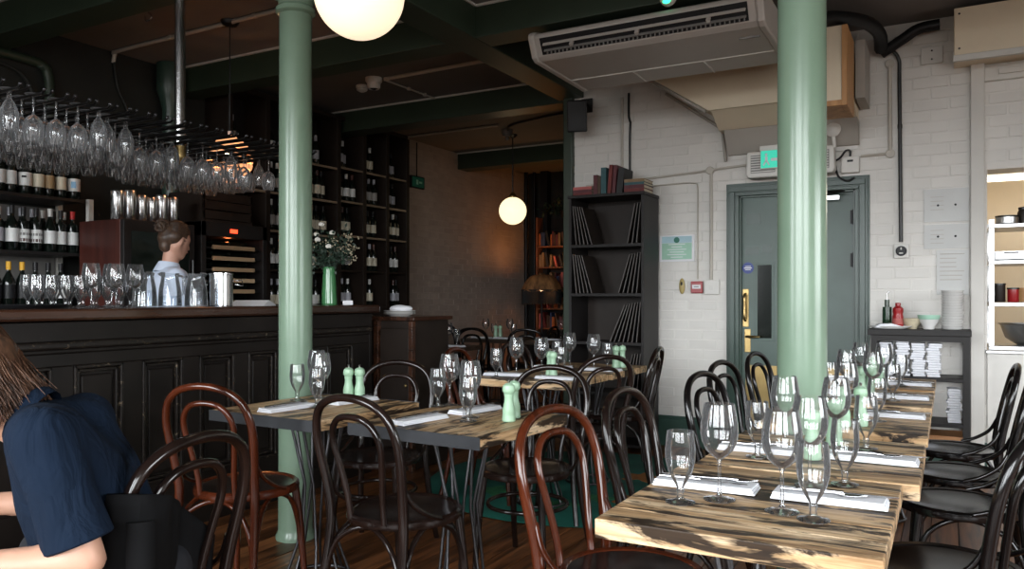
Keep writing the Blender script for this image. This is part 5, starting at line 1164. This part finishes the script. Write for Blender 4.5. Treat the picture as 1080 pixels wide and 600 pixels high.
# ---------------------------------------------------------------- people
def flesh(mb, name, mat, parent, voxel=.012, smooth=6):
    o = mb.build(name, mat, parent)
    r_ = o.modifiers.new('remesh', 'REMESH'); r_.mode = 'VOXEL'; r_.voxel_size = voxel; r_.use_smooth_shade = True
    s_ = o.modifiers.new('smooth', 'SMOOTH'); s_.factor = .5; s_.iterations = smooth
    return o
def hand(mb, wrist, d, nrm, thumb_side, s=1.0):
    """palm, four curled fingers of different length and a thumb leaving the side of the palm"""
    d = Vector(d).normalized(); n = Vector(nrm).normalized(); sd = d.cross(n).normalized() * thumb_side; w_ = Vector(wrist)
    palm = w_ + d * .085 * s
    for k in (-.027, -.009, .009, .027): mb.cap(w_ + d * .01 * s + sd * k * .7 * s, .015 * s, palm + sd * k * s, .0125 * s, 8)
    for k, L_ in ((-.029, .060), (-.0095, .075), (.0105, .080), (.030, .070)):
        a = palm + sd * k * s; b_ = a + (d * .9 + n * .25) * L_ * .5 * s; c_ = b_ + (d * .6 + n * .7) * L_ * .32 * s; e = c_ + (d * .3 + n * .9) * L_ * .25 * s
        mb.cap(a, .0095 * s, b_, .0088 * s, 8).cap(b_, .0088 * s, c_, .0080 * s, 8).cap(c_, .0080 * s, e, .0070 * s, 8)
    a = w_ + d * .03 * s + sd * .025 * s; b_ = a + (d * .5 + sd * .8 + n * .2) * .038 * s; c_ = b_ + (d * .9 + sd * .3 + n * .3) * .032 * s
    mb.cap(a, .0135 * s, b_, .0105 * s, 8).cap(b_, .0105 * s, c_, .0085 * s, 8)
def face_frame(c, fwd, up):
    f = Vector(fwd).normalized(); u = Vector(up); u = (u - f * u.dot(f)).normalized(); r_ = f.cross(u); c = Vector(c)
    return lambda a, b_, d: c + f * a + r_ * b_ + u * d
def head(mb, P, s=1.0):
    mb.cap(P(-.012 * s, 0, .030 * s), .088 * s, P(.012 * s, 0, .030 * s), .084 * s, 16)      # skull
    mb.cap(P(.030 * s, 0, -.02 * s), .066 * s, P(.048 * s, 0, -.070 * s), .038 * s, 14)      # face to chin
    mb.cap(P(-.01 * s, .035 * s, -.03 * s), .045 * s, P(.035 * s, .018 * s, -.072 * s), .026 * s, 10).cap(P(-.01 * s, -.035 * s, -.03 * s), .045 * s, P(.035 * s, -.018 * s, -.072 * s), .026 * s, 10)
    mb.cap(P(.090 * s, 0, .020 * s), .011 * s, P(.106 * s, 0, -.018 * s), .013 * s, 8)       # nose
    for k in (-1, 1):
        mb.cap(P(.0, k * .083 * s, .016 * s), .013 * s, P(-.006 * s, k * .087 * s, -.016 * s), .010 * s, 8)   # ears
        mb.cap(P(.082 * s, k * .012 * s, .034 * s), .010 * s, P(.074 * s, k * .048 * s, .034 * s), .010 * s, 8)  # brow
    mb.cap(P(.085 * s, -.018 * s, -.046 * s), .010 * s, P(.085 * s, .018 * s, -.046 * s), .010 * s, 8)        # lips
def eyes(P, parent, s=1.0):
    for k in (-1, 1):
        e = MB().ball(P(.070 * s, k * .032 * s, .012 * s), .0125 * s, 12, 8).build('eye', 'eye_white', parent); MB().ball(P(.0785 * s, k * .032 * s, .012 * s), .0062 * s, 8, 6).build('iris', 'hair_dark', e)
    MB().cap(P(.093 * s, -.014 * s, -.046 * s), .0045 * s, P(.093 * s, .014 * s, -.046 * s), .0045 * s, 6).build('lips', 'lip', parent)

# woman in navy at the left edge, seated, leaning forward towards the bar, left forearm on her lap side
pn = thing('person', 'person in navy T-shirt with brown hair seated at the left edge', 'person', (0, 0, 0))
body = MB()
hip = Vector((-1.715, 1.165, .57)); ch = Vector((-1.735, 1.09, .80)); nk = Vector((-1.795, 1.01, .975)); hd = Vector((-1.935, .925, 1.05))
lf_ = Vector((.70, -.71, 0))                                             # her left, towards the camera
SL, SR = Vector((-1.615, .935, .935)), Vector((-1.845, 1.17, .92))       # near (left) and far shoulder
EL, ER = Vector((-1.535, .975, .685)), Vector((-1.98, 1.28, .68))
WL, WR = Vector((-1.69, .785, .70)), Vector((-2.10, 1.05, .71))
body.cap(nk + Vector((.0, 0, -.05)), .050, hd + Vector((.0, 0, -.03)), .052)
P = face_frame(hd, (-.93, -.22, -.35), (-.33, -.08, .94)); head(body, P)
for s_, e_, w_ in ((SL, EL, WL), (SR, ER, WR)): body.cap(s_, .046, e_, .041).cap(e_, .041, w_, .028)
hand(body, WL, WL - EL, (0, .3, -.9), 1); hand(body, WR, WR - ER, (0, -.3, -.9), -1)
body.cap(ch, .09, hip, .10).cap(SL, .03, SR + Vector((0, 0, -.03)), .03)
KL, KR = Vector((-2.10, 1.0, .53)), Vector((-2.15, 1.26, .53)); AL, AR = Vector((-2.08, .98, .09)), Vector((-2.16, 1.28, .09))
for k_, a_, y_ in ((KL, AL, -.09), (KR, AR, .09)): body.cap(hip + Vector((0, y_, -.02)), .085, k_, .062).cap(k_, .058, a_, .038).cap(a_ + Vector((.03, 0, -.045)), .036, a_ + Vector((-.13, 0, -.055)), .030)
bo = flesh(body, 'body', 'skin', pn, .012, 5)
eyes(P, pn)
sh = MB()
l5 = lf_ * .055
sh.cap(hip + l5, .125, ch + l5, .120).cap(hip - l5, .125, ch - l5, .120)
sh.cap(ch + l5, .118, SL - lf_ * .05 + Vector((0, 0, -.02)), .085).cap(ch - l5, .118, SR + lf_ * .05 + Vector((0, 0, -.02)), .085)
sh.cap(SL, .068, nk + Vector((.02, .01, -.055)), .072).cap(SR, .066, nk + Vector((.02, .01, -.055)), .072).cap(nk + Vector((.02, .02, -.06)), .08, ch, .12)
sh.cap(SL, .066, SL + (EL - SL) * .62, .062).cap(SR, .072, SR + (ER - SR) * .62, .066)
shirt = flesh(sh, 'tee_shirt', 'navy_cotton', pn, .012, 7)
# sleeve hem and collar
e0 = SL + (EL - SL) * .80
ax = (EL - SL).normalized(); q = ax.to_track_quat('Z', 'Y').to_matrix()
MB().lathe([(.060, -.11), (.0655, -.02), (.0675, .012), (.0635, .016), (.056, .010), (.056, -.05)], 24, e0, q).build('sleeve_hem', 'navy_cotton', shirt)
cx = (hd - nk).normalized().to_track_quat('Z', 'Y').to_matrix(); MB().lathe([(.070, -.02), (.074, 0), (.068, .012), (.060, .0)], 24, nk + Vector((.01, 0, -.02)), cx).build('collar', 'navy_cotton', shirt)
tr = MB()
for k_, a_, y_ in ((KL, AL, -.09), (KR, AR, .09)): tr.cap(hip + Vector((0, y_, -.03)), .10, k_, .074).cap(k_, .072, a_ + Vector((0, 0, .03)), .052)
tr.cap(hip + Vector((0, .08, -.02)), .11, hip + Vector((0, -.08, -.02)), .11); flesh(tr, 'trousers', 'denim', pn, .014, 4)
sho = MB()
for a_ in (AL, AR): sho.cap(a_ + Vector((.03, 0, -.045)), .042, a_ + Vector((-.14, 0, -.052)), .036)
flesh(sho, 'shoes', 'black_cloth', pn, .01, 3)
hr = MB(); random.seed(4)
hr.cap(P(-.02, 0, .045), .100, P(-.005, 0, .045), .097, 16).cap(P(-.055, .02, .01), .082, P(-.085, .01, -.06), .070).cap(P(-.05, -.04, .0), .07, P(-.07, -.055, -.085), .055)
ho = flesh(hr, 'hair', 'hair_brown', pn, .010, 4)
st = MB()
for k in range(1500):
    an = random.uniform(-2.5, 2.5); rr = random.uniform(.085, .100)
    a0 = P(-.01 - rr * .85 * math.cos(an) * .9, rr * math.sin(an), .07 + random.uniform(-.04, .06))
    a1 = P(-.035 - .100 * math.cos(an * .8), .108 * math.sin(an) * .95, -.01 + random.uniform(-.02, .02))
    L_ = random.uniform(.07, .15)
    a2 = P(-.060 - .088 * math.cos(an * .7) + random.gauss(0, .014), .10 * math.sin(an) * .9 + random.gauss(0, .012), -.01 - L_)
    if an != 0: st.tube(smooth_path([a0, a1, (a1 + a2) / 2 + Vector((.008, -.006, 0)), a2], 2), [.0016, .0018, .0018, .0016, .0014, .0011, .0007], 3)
tag(st.build('hair_strands', 'hair_brown', ho), kind='stuff')
# black jacket hung on her chair
jm = MB(); vs = []; fs = []; nu, nv = 30, 24
for i in range(nu):
    for j in range(nv):      # in the chair's own frame: wraps outside the near upright, passes inside the far one
        u = i / (nu - 1); v_ = j / (nv - 1)
        x_ = -.225 + .36 * u
        zt_ = .80 - .02 * u - .17 * u * u; z_ = zt_ - (zt_ - .22) * v_
        lean = -.235 - .10 * (z_ - .62) * .9
        side = -.042 + .085 * min(1, max(0, (u - .30) / .35))
        wrap = .06 * max(0, 1 - u / .10)
        fold = .010 * math.sin(u * 19 + v_ * 5) + .007 * math.sin(u * 33 - v_ * 8)
        vs.append((x_, lean + side + wrap + fold * (.25 + v_), z_))
for i in range(nu - 1):
    for j in range(nv - 1): fs.append((i * nv + j, (i + 1) * nv + j, (i + 1) * nv + j + 1, i * nv + j + 1))
jk = thing('jacket', 'black jacket draped over the back of the seated person’s chair', 'jacket', (-1.83, 1.24, 0), R(97))
o = jm.add(vs, fs, True).build('cloth', 'black_cloth', jk); so = o.modifiers.new('thickness', 'SOLIDIFY'); so.thickness = .012; so.offset = 0
MB().tube(smooth_path([(-.19, -.295, .74), (-.20, -.305, .62), (-.19, -.30, .46), (-.17, -.295, .30)], 4), [.030] * 5 + [.034] * 4 + [.030] * 4, 10).build('sleeve', 'black_cloth', jk)

# bartender behind the bar, seen from behind, turned to the right
pb = thing('person', 'person in pale blue shirt with hair in a bun standing behind the bar', 'person', (0, 0, 0))
b0 = Vector((-4.50, 3.435, 0))
def B(x_, y_, z_): return b0 + Vector((x_, y_, z_))
fw = Vector((.35, .937, 0)); rt = Vector((.937, -.35, 0))          # facing along the bar, right side towards the camera
def Q(f, r_, z_): return b0 + fw * f + rt * r_ + Vector((0, 0, z_))
bd = MB(); H0 = Q(.035, 0, 1.585)
Pb = face_frame(H0, (.12, .96, -.2), (0, .15, 1)); head(bd, Pb, 1.0)
bd.cap(Q(.0, 0, 1.38), .056, Q(.015, 0, 1.53), .050)
SRb, SLb = Q(-.01, .175, 1.355), Q(-.01, -.175, 1.355); ERb, ELb = Q(.03, .235, 1.10), Q(.03, -.235, 1.10); WRb, WLb = Q(.24, .17, 1.06), Q(.24, -.15, 1.06)
for s_, e_, w_ in ((SRb, ERb, WRb), (SLb, ELb, WLb)): bd.cap(s_, .048, e_, .038).cap(e_, .038, w_, .027)
hand(bd, WRb, WRb - ERb, (0, 0, -1), -1); hand(bd, WLb, WLb - ELb, (0, 0, -1), 1)
bd.cap(Q(0, .07, 1.30), .10, Q(0, .06, .98), .10).cap(Q(0, -.07, 1.30), .10, Q(0, -.06, .98), .10)
for s_ in (-.09, .09): bd.cap(Q(0, s_, .95), .085, Q(.01, s_, .50), .058).cap(Q(.01, s_, .50), .056, Q(-.01, s_, .09), .036).cap(Q(-.03, s_, .045), .036, Q(.11, s_ * 1.1, .035), .030)
flesh(bd, 'body', 'skin_bar', pb, .011, 4); eyes(Pb, pb)
sb = MB(); sb.cap(Q(0, .075, 1.31), .118, Q(0, .065, .95), .122).cap(Q(0, -.075, 1.31), .118, Q(0, -.065, .95), .122).cap(SRb, .062, SLb, .062).cap(Q(-.005, 0, 1.40), .068, Q(0, 0, 1.34), .10)
for s_, e_, w_ in ((SRb, ERb, WRb), (SLb, ELb, WLb)): sb.cap(s_, .062, e_, .052).cap(e_, .052, e_ + (w_ - e_) * .55, .044)
so_ = flesh(sb, 'shirt', 'shirt_blue', pb, .011, 4)
MB().lathe([(.090, -.045), (.082, -.02), (.064, .022), (.060, .020), (.074, -.03)], 24, Q(-.004, 0, 1.430), Matrix.Rotation(-.15, 3, 'X')).build('collar', 'shirt_blue', so_)
tb = MB()
for s_ in (-.09, .09): tb.cap(Q(0, s_, .95), .098, Q(.01, s_, .50), .070).cap(Q(.01, s_, .50), .068, Q(-.01, s_, .10), .052)
flesh(tb, 'trousers', 'black_cloth', pb, .014, 4)
hb = MB(); hb.cap(Pb(-.020, 0, .048), .093, Pb(-.008, 0, .052), .090, 16).cap(Pb(-.05, 0, .0), .070, Pb(-.055, 0, -.035), .046).cap(Pb(-.038, .04, .03), .060, Pb(-.035, -.04, .03), .060).cap(Pb(.0, .0, .075), .082, Pb(.02, 0, .072), .070)
hb = flesh(hb, 'hair', 'hair_dark', pb, .009, 4)
sb_ = MB(); random.seed(12)
for k in range(260):
    an = random.uniform(-2.3, 2.3); z0 = random.uniform(-.02, .12)
    rr = .098 * math.sqrt(max(.05, 1 - ((z0 - .045) / .105) ** 2))
    sb_.tube(smooth_path([Pb(.045 - .1 * (1 - math.cos(an * .4)), rr * math.sin(an) * .92, z0 + .01), Pb(-.03 - rr * .5 * math.cos(an * .6), rr * math.sin(an) * .95, z0 * .7 + .04), Pb(-.08, .03 * math.sin(an), .095)], 3), .0022, 4)
tag(sb_.build('hair_strands', 'hair_dark', hb), kind='stuff')
bn = MB(); random.seed(8)
bc = Pb(-.105, 0, .085)
for k in range(60):
    a = random.random() * 2 * PI; n_ = Vector((random.gauss(0, 1), random.gauss(0, 1), random.gauss(0, 1))).normalized(); u = n_.orthogonal().normalized(); v_ = n_.cross(u); rr = random.uniform(.030, .048)
    bn.tube([bc + (u * math.cos(a + b_ * .5) + v_ * math.sin(a + b_ * .5)) * rr for b_ in range(7)], .006, 5)
tag(bn.ball(bc, .038).build('hair_bun', 'hair_dark', hb), kind='stuff')
